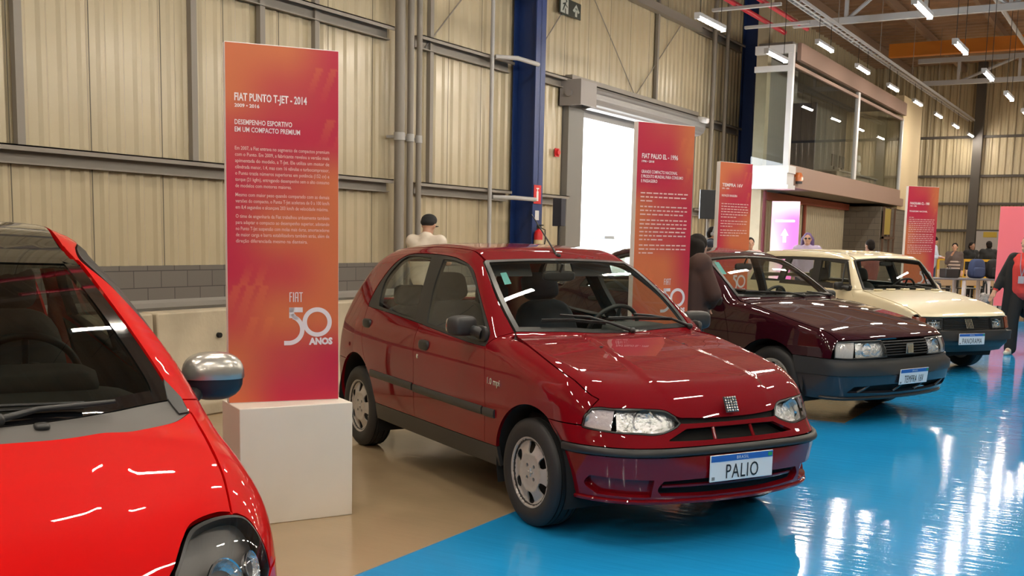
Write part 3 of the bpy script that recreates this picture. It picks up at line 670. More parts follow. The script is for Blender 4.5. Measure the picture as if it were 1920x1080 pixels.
def wheel(car, x, y, R, w, rim_r, kind, n=56, steer=0.):
    s = 1 if y > 0 else -1
    mb = MB(); mb.lathe(tyre_prof(R, w, rim_r), n); t = mb.build('tire', M_rubber, None, smooth=35)
    wh = bpy.data.objects.new('wheel', t.data); bpy.data.objects.remove(t); COL.objects.link(wh)
    wh.parent = car; wh.location = (x, y-s*w/2, R); wh.rotation_euler = (-s*PI/2, 0, steer)
    h = w/2
    mb = MB(); mb.lathe([(rim_r+.004, h*.84), (rim_r-.012, h*.80), (rim_r-.02, h*.3), (rim_r-.05, h*.1), (.03, h*.02), (.001, h*.02)], 40)
    mb.lathe([(rim_r+.004, -h*.8), (rim_r-.03, -h*.6), (.001, -h*.5)], 32)
    mb.build('rim', M_black if kind != 'steel' else M_silver, wh, smooth=40)
    if kind == 'cover6':
        holes = [pod(.100, .163, math.radians(30+60*k), .046, .066) for k in range(6)]+[circ(.046*math.cos(a), .046*math.sin(a), .0105) for a in np.radians([45, 135, 225, 315])]
        P, N, f = disc_cover(holes, rim_r+.006, [(0, h*.78), (.03, h*.80), (.075, h*.80), (.10, h*.86), (.15, h*.66), (.166, h*.72), (.178, h*.93), (rim_r+.006, h*.90)])
        shell('wheel_cover', P, N, f, M_cover, wh, .008)
        mb = MB(); mb.tube([(0, -.022, h*.80), (0, .022, h*.80)], .006, 6); mb.tube([(-.022, 0, h*.80), (.022, 0, h*.80)], .006, 6)
        mb.build('wheel_emblem', M_silver, wh)
    elif kind == 'cover8':
        holes = [pod(.085, .165, math.radians(45*k), .030, .062) for k in range(8)]
        P, N, f = disc_cover(holes, rim_r+.006, [(0, h*.86), (.05, h*.84), (.09, h*.74), (.165, h*.70), (.18, h*.92), (rim_r+.006, h*.88)], .016)
        shell('wheel_cover', P, N, f, M_silver, wh, .01)
    else:
        holes = [pod(.10, .135, math.radians(36*k), .03, .036) for k in range(10)]
        P, N, f = disc_cover(holes, rim_r, [(0, h*.60), (.05, h*.62), (.08, h*.40), (.14, h*.36), (.165, h*.6), (rim_r, h*.86)], .018)
        shell('wheel_disc', P, N, f, M_silver, wh, .01)
    return wh
def arch_liner(car, x, y0, y1, R, zc):
    s = 1 if y1 > 0 else -1
    mb = MB(); n = 20; V = []; Fc = []
    for i in range(n+1):
        a = math.radians(-20+220*i/n); V += [(x+R*math.cos(a), y0, zc+R*math.sin(a)), (x+R*math.cos(a), y1, zc+R*math.sin(a))]
    for i in range(n): Fc.append((2*i, 2*i+1, 2*i+3, 2*i+2))
    V.append((x, y0, zc)); k = len(V)-1
    for i in range(n): Fc.append((2*i, 2*i+2, k))
    mb.add(V, Fc); return mb.build('wheel_arch_liner', M_dark, car, smooth=40)
def seat(car, x, y, m, name='front_seat', w=.48, z0=.42, tilt=.38, bz=.60, head=True):
    mb = MB(); mb.sell((x, y, z0), (.50, w, .20), .55, 24)
    T = TR(x-.20, y, z0+.04) @ RY(-tilt); mb.sell((0, 0, bz/2), (.17, w, bz+.06), .5, 24, T, taper=(0, -.10))
    s = mb.build(name, m, car, smooth=60)
    if head:
        mb = MB(); mb.sell((.01, 0, bz+.13), (.11, .27, .19), .5, 20, T); mb.tube([(0, -.06, bz-.02), (0, -.06, bz+.1)], .006, 6, T=T); mb.tube([(0, .06, bz-.02), (0, .06, bz+.1)], .006, 6, T=T)
        mb.build('headrest', m, s, smooth=60)
    return s
def steering_wheel(car, c, r=.185, tilt=.45):
    T = TR(*c) @ RY(-PI/2+tilt) ; mb = MB()
    mb.tube([(r*math.cos(a), r*math.sin(a), 0) for a in np.linspace(0, 2*PI, 40, endpoint=False)], .014, 10, closed=True, T=T)
    for a in (0, PI, PI*1.5): mb.tube([(.05*math.cos(a), .05*math.sin(a), -.02), (r*math.cos(a), r*math.sin(a), 0)], .012, 8, T=T)
    mb.sell((0, 0, -.015), (.16, .16, .06), .6, 16, T); mb.tube([(0, 0, -.03), (0, 0, -.30)], .03, 10, T=T)
    return mb.build('steering_wheel', M_black, car, smooth=50)
def wiper(car, B, pts, blade, lift=.02, flip=False):
    P = B.top(np.array(pts)); N = B.N(P); P = P+N*np.interp(np.arange(len(P)), [0, len(P)-1], [.012, .032])[:, None]
    mb = MB(); mb.tube(P.tolist(), [.011]+[.008]*(len(P)-2)+[.006], 8); mb.sell(P[0].tolist(), (.04, .04, .035), .8, 12)
    w = mb.build('wiper', M_black, car, smooth=50)
    Q = B.top(np.array(blade)); NQ = B.N(Q); mb = MB(); mb.tube((Q+NQ*.012).tolist(), .006, 6); mb.tube((Q+NQ*.026).tolist(), .005, 6)
    mb.build('wiper_blade', M_seal, w, smooth=50); return w
def plate(car, x, z, text, tilt=0., size=.086, y=0., sx=.72):
    T = TR(x, y, z) @ RY(tilt)
    mb = MB(); mb.box((0, 0, 0), (.007, .40, .13), T); p = mb.build('license_plate', M_white, car, bevel=.003)
    mb = MB(); mb.box((.0045, 0, .048), (.002, .392, .030), T); mb.build('blue_band', M_plateblue, p)
    mb = MB(); mb.box((.0060, .178, .048), (.001, .026, .018), T); mb.build('flag', mat('flag_green', (.03, .30, .10), .4), p)
    mb = MB(); mb.box((.0048, -.181, -.048), (.001, .018, .016), T); mb.build('plate_mark', mat('mark_grey', (.2, .2, .2), .5), p)
    TT = T @ TR(.0062, 0, -.052) @ RZ(PI/2) @ RX(PI/2)
    text_obj('lettering', text, size*1.28, M_ink, p, TT, align='CENTER', sx=sx, spacing=1.12)
    text_obj('country_name', 'BRASIL', .022, M_white, p, T @ TR(.0062, 0, .040) @ RZ(PI/2) @ RX(PI/2), align='CENTER', spacing=1.2)
    return p
def bars_badge(car, x, y, z, n, w, h, tilt, gap, m=M_chrome, name='badge', base=None, slant=0., grid=0):
    """a row of upright chrome bars"""
    T = TR(x, y, z) @ RY(tilt); mb = MB(); pw = w/n
    for i in range(n):
        cy = -w/2+pw*(i+.5)
        if grid:
            for j in range(grid):
                cz = -h/2+h/grid*(j+.5); mb.sell((0, cy, cz), (.010, pw*.62, h/grid*.80), .5, 12, T)
        else:
            q = [(cy-pw*gap/2+slant*-h/2, -h/2), (cy+pw*gap/2+slant*-h/2, -h/2), (cy+pw*gap/2+slant*h/2, h/2), (cy-pw*gap/2+slant*h/2, h/2)]
            mb.prism(q, .008, T @ RZ(PI/2) @ RX(PI/2) )
    return mb.build(name, m, car, smooth=50 if grid else None)
def cabin(car, B, xf, xr, zfloor, zbelt, hw, ns=2):
    """floor, engine bay, firewall, inner flanks of the doors"""
    mb = MB(); mb.box2((xr, -hw+.06, zfloor), (xf, hw-.06, zfloor+.05)); mb.box2((xf-.02, -hw+.06, zfloor), (xf+.02, hw-.06, zbelt-.13))
    mb.build('floor_pan', M_trim, car)
    mb = MB(); mb.box2((xf, -.52, zfloor-.02), (.52, .52, zbelt-.38)); mb.box2((xf, -hw+.12, .50), (.34, hw-.12, zbelt-.36)); mb.build('engine_bay', M_dark, car)
def door_inner(car, B, poly, d=.055, both=True):
    return panel(B, 'door_lining', 'side', poly, M_trim, car, .08, -d, 0, 0, both=both)
def side_mirror(car, c, d, m, s=1, foot=None, cap=None, e=.55, yaw=.0, glass=True):
    T = TR(c[0], s*c[1], c[2]) @ RZ(-s*yaw)
    mb = MB(); mb.sell((0, 0, 0), d, e, 24, T, taper=None)
    o = mb.build('side_mirror', m, car, smooth=60)
    if foot:
        mb = MB(); mb.tube([(foot[0], s*foot[1], foot[2]), ((foot[0]+c[0])/2, s*(foot[1]*.6+c[1]*.4), (foot[2]*.6+c[2]*.4)), (c[0], s*(c[1]-d[1]*.25), c[2]-d[2]*.25)], [.035, .028, .03], 12)
        mb.sell((foot[0], s*foot[1], foot[2]), (.12, .03, .09), .6, 14); mb.build('mirror_foot', M_black, o, smooth=60)
    if glass:
        mb = MB(); mb.sell((-d[0]/2+.006, 0, 0), (.016, d[1]*.82, d[2]*.78), .5, 20, T); mb.build('mirror_glass', mat('mirror_glass', (.7, .7, .7), .03, 1), o, smooth=60)
    return o
# ---------------------------------------------------------------- dark red hatchback
def inset(P, d):
    P = np.asarray(P, float); a = .5*np.sum(P[:, 0]*np.roll(P[:, 1], -1)-np.roll(P[:, 0], -1)*P[:, 1])
    t1 = P-np.roll(P, 1, 0); t2 = np.roll(P, -1, 0)-P
    t1 /= np.linalg.norm(t1, axis=1)[:, None]+1e-12; t2 /= np.linalg.norm(t2, axis=1)[:, None]+1e-12
    n = np.stack([-(t1+t2)[:, 1], (t1+t2)[:, 0]], -1); n /= np.linalg.norm(n, axis=1)[:, None]+1e-12
    c = np.clip(np.einsum('ij,ij->i', n, np.stack([-t1[:, 1], t1[:, 0]], -1)), .4, 1)
    return P+n*(d/c)[:, None]*np.sign(a)
def sym(half):   # half outline in (x, |y|) from the centre line out and back to it -> full outline
    h = np.asarray(half, float); m = h[::-1].copy(); m[:, 1] *= -1
    return np.vstack([h, m[1:-1] if abs(h[0, 1]) < 1e-6 and abs(h[-1, 1]) < 1e-6 else m])
def symc(half):  # the same for (y or theta, z)
    h = np.asarray(half, float); m = h[::-1].copy(); m[:, 0] *= -1
    return np.vstack([h, m[1:-1] if abs(h[0, 0]) < 1e-6 and abs(h[-1, 0]) < 1e-6 else m])
def car_root(name, label, x, y, th): return thing(name, label, 'car', (x, y, 0), th)

def build_palio():
    B = Body(PALIO); cx = PALIO['cyl']
    car = car_root('hatchback_car', 'dark red five-door hatchback with silver wheel covers, fully visible in the middle', -2.318, 5.332, 1.0655-PI/2)
    P = mat('dark_red_paint', (.165, .0022, .0065), .6, 0, coat=1, coat_rough=.02, spec=.03)
    S, SP = 'side', .03
    # ---- outlines
    cowl = [(-.327, 0), (-.34, .13), (-.367, .27), (-.40, .45), (-.437, .607)]
    wsid = [(-.437, .607), (-.57, .602), (-.70, .585), (-.85, .553), (-.975, .520), (-1.0, .495)]
    wtop = [(-1.0, .495), (-.992, .40), (-.983, .2), (-.98, 0)]
    ws = sym(path(cowl, wsid, wtop)[:-0 or None])
    frame_in = inset(ws, .030)
    panel(B, 'windshield_frame', 'top', [ws, frame_in], M_seal, car, SP, .001, .001, .02)
    panel(B, 'windshield', 'top', [inset(ws, .028)], G_ws, car, .04, -.003, 0, 0)
    seam = [(-1.0, .495), (-1.2, .495), (-1.6, .50), (-2.0, .495), (-2.3, .475), (-2.46, .45)]
    rear = [(-2.46, .45), (-2.485, .2), (-2.49, 0)]
    panel(B, 'roof', 'top', [sym(path(wtop[::-1], seam, rear))], P, car, .04)
    s3 = lambda ch: [tuple(p) for p in B.to(S, B.top(np.array(catmull(ch))))]
    wtopline = [(-.50, .885), (-.497, .91), (-.53, .966), (-.673, 1.075), (-.905, 1.236), (-1.036, 1.302), (-1.183, 1.334), (-1.35, 1.352), (-1.6, 1.360), (-1.9, 1.354), (-2.04, 1.325), (-2.16, 1.25), (-2.25, 1.14), (-2.29, 1.03), (-2.285, .985)]
    wbot = [(-2.285, .985), (-1.85, .966), (-1.31, .932), (-.79, .893), (-.54, .882), (-.50, .885)]
    AF = dict(cx=.02, cz=.285, rx=.345, rz=.348); AR = dict(cx=-2.335, cz=.29, rx=.365, rz=.37)
    rseam = [(-2.12, .589), (-2.20, .70), (-2.265, .84), (-2.285, .985)]
    tgate = s3([(-2.46, .45)])+[(-2.60, 1.22), (-2.74, 1.02), (-2.80, .90), (-2.83, .75), (-2.83, .60)]
    side = path(s3(wsid), s3(seam), tgate, [(-2.83, .60), (-2.53, .60)], arc(AR['cx'], AR['cz'], AR['rx'], AR['rz'], 123, 54), rseam, wtopline[::-1], [(-.50, .885), (-.437, .955)])
    panel(B, 'body_side', S, [side], P, car, SP, both=True)
    band = path(wtopline, wbot)
    rg = path([(-2.10, 1.0), (-2.135, 1.05), (-2.165, 1.16), (-2.10, 1.255), (-2.0, 1.322), (-1.90, 1.342), (-1.60, 1.338)], [(-1.60, 1.338), (-1.555, 1.2), (-1.50, 1.03), (-1.47, .958)], [(-1.47, .958), (-1.78, .978), (-2.10, 1.0)])
    fg = path([(-1.42, 1.332), (-1.30, 1.331), (-1.17, 1.318), (-1.04, 1.288), (-.83, 1.17), (-.60, 1.0), (-.535, .925), (-.55, .905)], [(-.55, .905), (-.80, .916), (-1.30, .952)], [(-1.30, .952), (-1.345, 1.057), (-1.39, 1.168), (-1.42, 1.332)])
    panel(B, 'window_frame', S, [band, rg, fg], M_black, car, SP, -.003, .001, .03, both=True)
    sill = .36; fs = [(-.50, .885), (-.455, .75), (-.425, .57), (-.44, sill)]; bs = [(-1.375, .937), (-1.39, .82), (-1.345, .633), (-1.345, sill)]
    fdoor = path(fs, [(-.44, sill), (-1.345, sill)], bs[::-1], [(-1.375, .937), (-1.31, .932), (-.79, .893), (-.54, .882), (-.50, .885)])
    rdoor = path(bs, [(-1.345, sill), (-1.977, sill)], arc(AR['cx'], AR['cz'], AR['rx'], AR['rz'], 11, 54), rseam, [(-2.285, .985), (-1.85, .966), (-1.375, .937)])
    fd = panel(B, 'front_door', S, [fdoor], P, car, SP, both=True); rd = panel(B, 'rear_door', S, [rdoor], P, car, SP, both=True)
    for k, fl in enumerate((False, True)):
        panel(B, 'door_glass', S, [fg], G_side, fd[k], .06, -.008, 0, 0, flip=fl); panel(B, 'door_glass', S, [rg], G_side, rd[k], .06, -.008, 0, 0, flip=fl)
        for dr, hx, hz in ((fd[k], -1.24, .818), (rd[k], -2.19, .875)):
            q = B.side(np.array([(hx, hz)]))[0]; y = q[1]*(-1 if fl else 1)
            mb = MB(); mb.sell((hx, y, hz), (.135, .034, .062), .6, 18); h = mb.build('door_handle', M_black, dr, smooth=60)
        ribbon(B, 'door_moulding', B.side(np.array([(x, .550-.012*(x+2.04)/1.7) for x in np.linspace(-1.335, -.45, 14)])), .046, M_black2, fd[k], .012, fl)
        ribbon(B, 'door_moulding', B.side(np.array([(x, .556-.006*(x+2.04)/.7) for x in np.linspace(-2.03, -1.355, 10)])), .046, M_black2, rd[k], .012, fl)
        q = B.side(np.array([(-1.31, .742)]))[0]; mb = MB(); mb.sell((q[0], q[1]*(-1 if fl else 1), q[2]), (.022, .012, .03), .8, 12); mb.build('door_lock', M_chrome, fd[k], smooth=60)
    hs = [(-.437, .612), (-.2, .658), (.108, .688), (.30, .683), (.385, .668), (.432, .645)]
    hlT = [(.424, .686, .673), (.455, .653, .680), (.495, .607, .677), (.53, .54, .677), (.554, .464, .674), (.583, .368, .665), (.612, .317, .636)]
    fend = path([(-.437, .955), (-.50, .885)], fs, [(-.44, sill), (-.311, sill)], arc(AF['cx'], AF['cz'], AF['rx'], AF['rz'], 167.5, 61.2), [(.188, .590), (.403, .590)], [(.403, .590), (.405, .63), (.424, .674)], s3(hs)[::-1])
    fe = panel(B, 'front_fender', S, [fend], P, car, .025, both=True)
    for k, fl in enumerate((False, True)):
        ribbon(B, 'fender_moulding', B.side(np.array([(x, .537) for x in np.linspace(-.435, -.315, 4)])), .046, M_black2, fe[k], .012, fl)
        pt = B.side(np.array([(-.36, .705)]))[0]; s = -1 if fl else 1
        text_obj('fender_badge', '1.0 mpi' , .05, M_chrome, fe[k], TR(pt[0]+.06*s, s*(pt[1]+.003), .69) @ RZ(PI if s > 0 else 0) @ RX(PI/2), ext=.002)
    # ---- hood
    ob = lambda P3: [tuple(p) for p in B.to('obl', np.array(P3))]
    hs3 = B.top(np.array(catmull(hs))); cw3 = B.top(np.array(catmull(cowl)))
    lip = B.front(np.array([(.305, .632), (.28, .628), (.15, .622), (0, .620)]))
    hood = symc(path(ob(cw3), ob(hs3), ob(B.cyl(B.to('cyl', np.array(hlT)))), ob(lip)))
    hd = panel(B, 'hood', 'obl', [hood], P, car, .022)
    for y in (-.278, .278):
        q = B.top(np.array([(-.09, y)]))[0]; mb = MB(); mb.sell(q.tolist(), (.022, .018, .012), .7, 10); mb.build('washer_nozzle', M_black, hd)
    # ---- nose: upper bumper, strip, lower bumper
    cy = lambda P3: [tuple(p) for p in B.to('cyl', np.array(P3))]
    hlB = [(.403, .722, .588), (.414, .719, .579), (.458, .691, .573), (.542, .617, .565), (.594, .535, .562), (.621, .463, .557), (.635, .403, .563), (.638, .334, .585), (.63, .300, .606)]
    up = symc(path([(0, .603)]+[(t, .604) for t in (.2, .34)]+cy([(.63, .300, .606)]), cy(hlB)[::-1], [cy([(.403, .722, .588)])[0], (1.221, .590)], [(1.221, .590), (1.175, .55), (1.107, .50)], [(1.107, .50), (.5, .50), (0, .50)]))
    gr = symc(path([(0, .580), (.2, .580), (.355, .578)], [(.355, .578), (.43, .55), (.475, .532)], [(.475, .532), (.3, .528), (0, .527)]))
    bu = panel(B, 'front_bumper', 'cyl', [up, gr], P, car, .022)
    panel(B, 'bumper_grille', 'cyl', [inset(gr, -.006)], M_dark, bu, .04, -.05, 0, 0)
    for t in (-.155, .155):
        q = B.cyl(np.array([(t, .527), (t, .54), (t, .567), (t, .580)])); N = B.N(q); mb = MB(); mb.tube((q-N*.010).tolist(), .009, 8); mb.build('grille_divider', P, bu, smooth=50)
    ribbon(B, 'bumper_strip', B.cyl(np.array([(t, .479) for t in np.linspace(-1.075, 1.075, 60)])), .038, M_black, bu, .015)
    lg = symc(path([(0, .345), (.25, .345), (.50, .338)], [(.50, .338), (.53, .30), (.51, .268)], [(.51, .268), (.25, .260), (0, .260)]))
    low = symc(path([(0, .458), (.6, .458), (1.07, .458)], [(1.07, .458), (1.03, .36), (.99, .24)], [(.99, .24), (.7, .236), (.35, .232), (0, .232)]))
    pk = [path([(.555, .345), (.90, .355)], [(.90, .355), (.93, .31), (.86, .268)], [(.86, .268), (.57, .262)], [(.57, .262), (.555, .345)])]
    pk2 = [p*[-1, 1] for p in pk]
    panel(B, 'lower_bumper', 'cyl', [low, lg]+pk+pk2, P, bu, .022, .0, .002, .035)
    panel(B, 'lower_grille', 'cyl', [inset(lg, -.01)], M_dark, bu, .04, -.06, 0, 0)
    for p in pk+pk2: panel(B, 'fog_lamp_pocket', 'cyl', [inset(p, -.004)], P, bu, .03, -.032, 0, .0)
    ribbon(B, 'grille_slat', B.cyl(np.array([(t, .304) for t in np.linspace(-.5, .5, 20)])), .016, P, bu, .008, off=-.03)
    ribbon(B, 'bumper_lip', B.cyl(np.array([(t, .238-.004*math.cos(t*2)) for t in np.linspace(-1.0, 1.0, 40)])), .022, P, bu, .012)
    panel(B, 'grille_shadow_gap', 'cyl', [symc(path([(0, .632), (.42, .632)], [(.42, .632), (.42, .595)], [(.42, .595), (0, .595)]))], M_dark, bu, .04, -.02, 0, 0)
    # ---- headlights
    hlo = path(cy(hlB), cy([(.63, .300, .606), (.612, .317, .632)]), cy(hlT)[::-1], cy([(.424, .686, .673), (.408, .711, .628), (.403, .722, .588)]))
    sp_t, sp_b = cy([(.495, .607, .674)])[0], cy([(.542, .617, .567)])[0]
    lens = inset(hlo, .006)
    for fl in (False, True):
        hl = panel(B, 'headlight', 'cyl', [hlo, inset(hlo, .0085)], M_seal, car, .02, -.001, .0005, .05, flip=fl)
        panel(B, 'lamp_lens', 'cyl', [lens], G_lens, hl, .02, .001, 0, 0, flip=fl)
        i1 = lens[lens[:, 0] < (sp_t[0]+sp_b[0])/2-.002]; i2 = lens[lens[:, 0] > (sp_t[0]+sp_b[0])/2+.002]
        panel(B, 'lamp_reflector', 'cyl', [i1], M_reflector, hl, .02, -.03, 0, .0, flip=fl)
        panel(B, 'turn_signal', 'cyl', [i2], mat('clear_signal_lens', (.62, .52, .52), .25, .1, coat=1, bump=.5, bscale=60, bdist=.01), hl, .02, -.014, 0, .01, flip=fl)
        side_l = i2[i2[:, 0] > .985]
        if len(side_l) > 3: panel(B, 'side_marker', 'cyl', [side_l], mat('pale_red_lens', (.55, .20, .18), .25, coat=1), hl, .02, -.010, 0, .0, flip=fl)
        q = B.cyl(np.array([(.60, .615)]))[0]*[1, -1 if fl else 1, 1]; mb = MB(); mb.lathe([(.0, 0), (.03, .004), (.052, .03), (.058, .05)], 28, TR(q[0]-.075, q[1], q[2]) @ RY(PI/2)); mb.build('lamp_bowl', M_chrome, hl, smooth=60)
        q = B.cyl(np.array([(.93, .625)]))[0]*[1, -1 if fl else 1, 1]; mb = MB(); mb.sell((q[0]-.02, q[1]*.985, q[2]), (.03, .03, .045), .8, 14); mb.build('signal_bulb', M_silver, hl, smooth=60)
    # ---- sills, tail, rear bumper, tailgate
    sl = path([(-.311, sill), (-1.977, sill)], [(-1.977, sill), (-1.99, .25)], [(-1.99, .25), (-.30, .25)], [(-.30, .25), (-.311, sill)])
    panel(B, 'sill', S, [sl], M_black2, car, .05, both=True)
    rb = path([(-2.53, .60), (-2.83, .60)], [(-2.83, .60), (-2.86, .5), (-2.84, .26)], [(-2.84, .26), (-2.70, .26)], arc(AR['cx'], AR['cz'], AR['rx'], AR['rz'], 176, 123))
    panel(B, 'rear_bumper', S, [rb], P, car, .03, both=True)
    tg = sym(path([(-2.50, 0), (-2.49, .25), (-2.465, .44)], [(-2.465, .44), (-2.60, .56), (-2.76, .60), (-2.84, .60)], [(-2.84, .60), (-2.87, .3), (-2.88, 0)]))
    rwin = sym(path([(-2.54, 0), (-2.53, .25), (-2.51, .40)], [(-2.51, .40), (-2.62, .48), (-2.78, .53)], [(-2.78, .53), (-2.81, .25), (-2.815, 0)]))
    t = panel(B, 'tailgate', 'top', [tg, rwin], P, car, .03); panel(B, 'rear_window', 'top', [rwin], G_side, t, .05, -.003, 0, 0)
    # ---- wheels and arches
    for x, w in ((0, .165), (-2.361, .165)):
        for y in (.775, -.775): wheel(car, x, y if x == 0 else y*.985, .280, w, .178, 'cover6')
    for s in (1, -1): arch_liner(car, .02, s*.45, s*.775, .35, .285); arch_liner(car, -2.335, s*.45, s*.77, .372, .29)
    cabin(car, B, -.40, -2.80, .22, .92, .76)
    door_inner(car, B, path([(-.5, .87), (-.45, .40)], [(-.45, .40), (-2.25, .40)], [(-2.25, .40), (-2.28, .96)], [(-2.28, .96), (-.5, .87)]))
    # ---- mirrors, wipers, antenna, plate, badge
    for s in (1, -1):
        o = side_mirror(car, (-.65, .832, .985), (.12, .17, .112), M_black2, s, (-.56, .750, .945), yaw=.38)
    wiper(car, B, [(-.335, .10), (-.39, -.02), (-.43, -.14), (-.46, -.32)], [(-.455, -.44), (-.425, -.25), (-.39, -.05)])
    wiper(car, B, [(-.43, .59), (-.45, .47), (-.445, .29), (-.44, .17)], [(-.42, -.02), (-.425, .15), (-.45, .46)])
    q = B.top(np.array([(-1.02, .02)]))[0]; mb = MB(); mb.sell(q.tolist(), (.05, .03, .03), .8, 12); mb.tube([(q[0]-.01, q[1], q[2]), (q[0]-.07, q[1], q[2]+.05), (-1.33, .01, 1.624)], [.010, .006, .0028], 8)
    mb.build('antenna', M_black, car, smooth=50)
    plate(car, .738, .392, 'PALIO', size=.078)
    bars_badge(car, .643, 0, .684, 5, .078, .078, -.42, .7, m=M_chrome, grid=6)
    mb = MB(); mb.box((0, 0, 0), (.004, .080, .080), TR(.640, 0, .682) @ RY(-.42)); mb.build('badge_ground', M_black, hd)
    # ---- cabin
    for y in (.36, -.36): seat(car, -1.32, y, M_fabric)
    seat(car, -2.18, 0, M_fabric, 'rear_seat', 1.16, .45, .30, .50, False)
    for y in (.33, -.33): mb = MB(); mb.sell((-2.42, y, 1.05), (.10, .26, .15), .5, 16); mb.build('rear_headrest', M_fabric, car, smooth=60)
    mb = MB(); mb.sell((-.62, 0, .83), (.56, 1.36, .20), .35, 28); mb.sell((-.66, .36, .93), (.26, .40, .10), .5, 16); mb.build('dashboard', M_trim, car, smooth=60)
    steering_wheel(car, (-.90, .36, .90), .185)
    q = B.top(np.array([(-.93, 0)]))[0]; mb = MB(); mb.sell((q[0]-.04, 0, q[2]-.085), (.035, .23, .065), .5, 18); mb.tube([(q[0], 0, q[2]-.01), (q[0]-.04, 0, q[2]-.08)], .008, 8); mb.build('rear_view_mirror', M_black, car, smooth=60)
    for y in (.30, -.30):
        mb = MB(); mb.box((0, 0, 0), (.014, .30, .10), TR(-1.06, y, 1.285) @ RY(-.5)); mb.build('sun_visor', mat('visor_grey', (.10, .10, .10), .8), car, bevel=.01)
    q = B.top(np.array([(-.86, -.475), (-.86, -.435), (-.76, -.455), (-.76, -.50)])); mb = MB(); mb.add((q-B.N(q)*.006).tolist(), [(0, 1, 2, 3)]); mb.build('window_sticker', mat('sticker_teal', (.10, .38, .38), .6), car)
    panel(B, 'headliner', 'top', [inset(sym(path(wtop[::-1], seam, rear)), .02)], M_liner, car, .1, -.03, 0, 0)
    return car
build_palio()
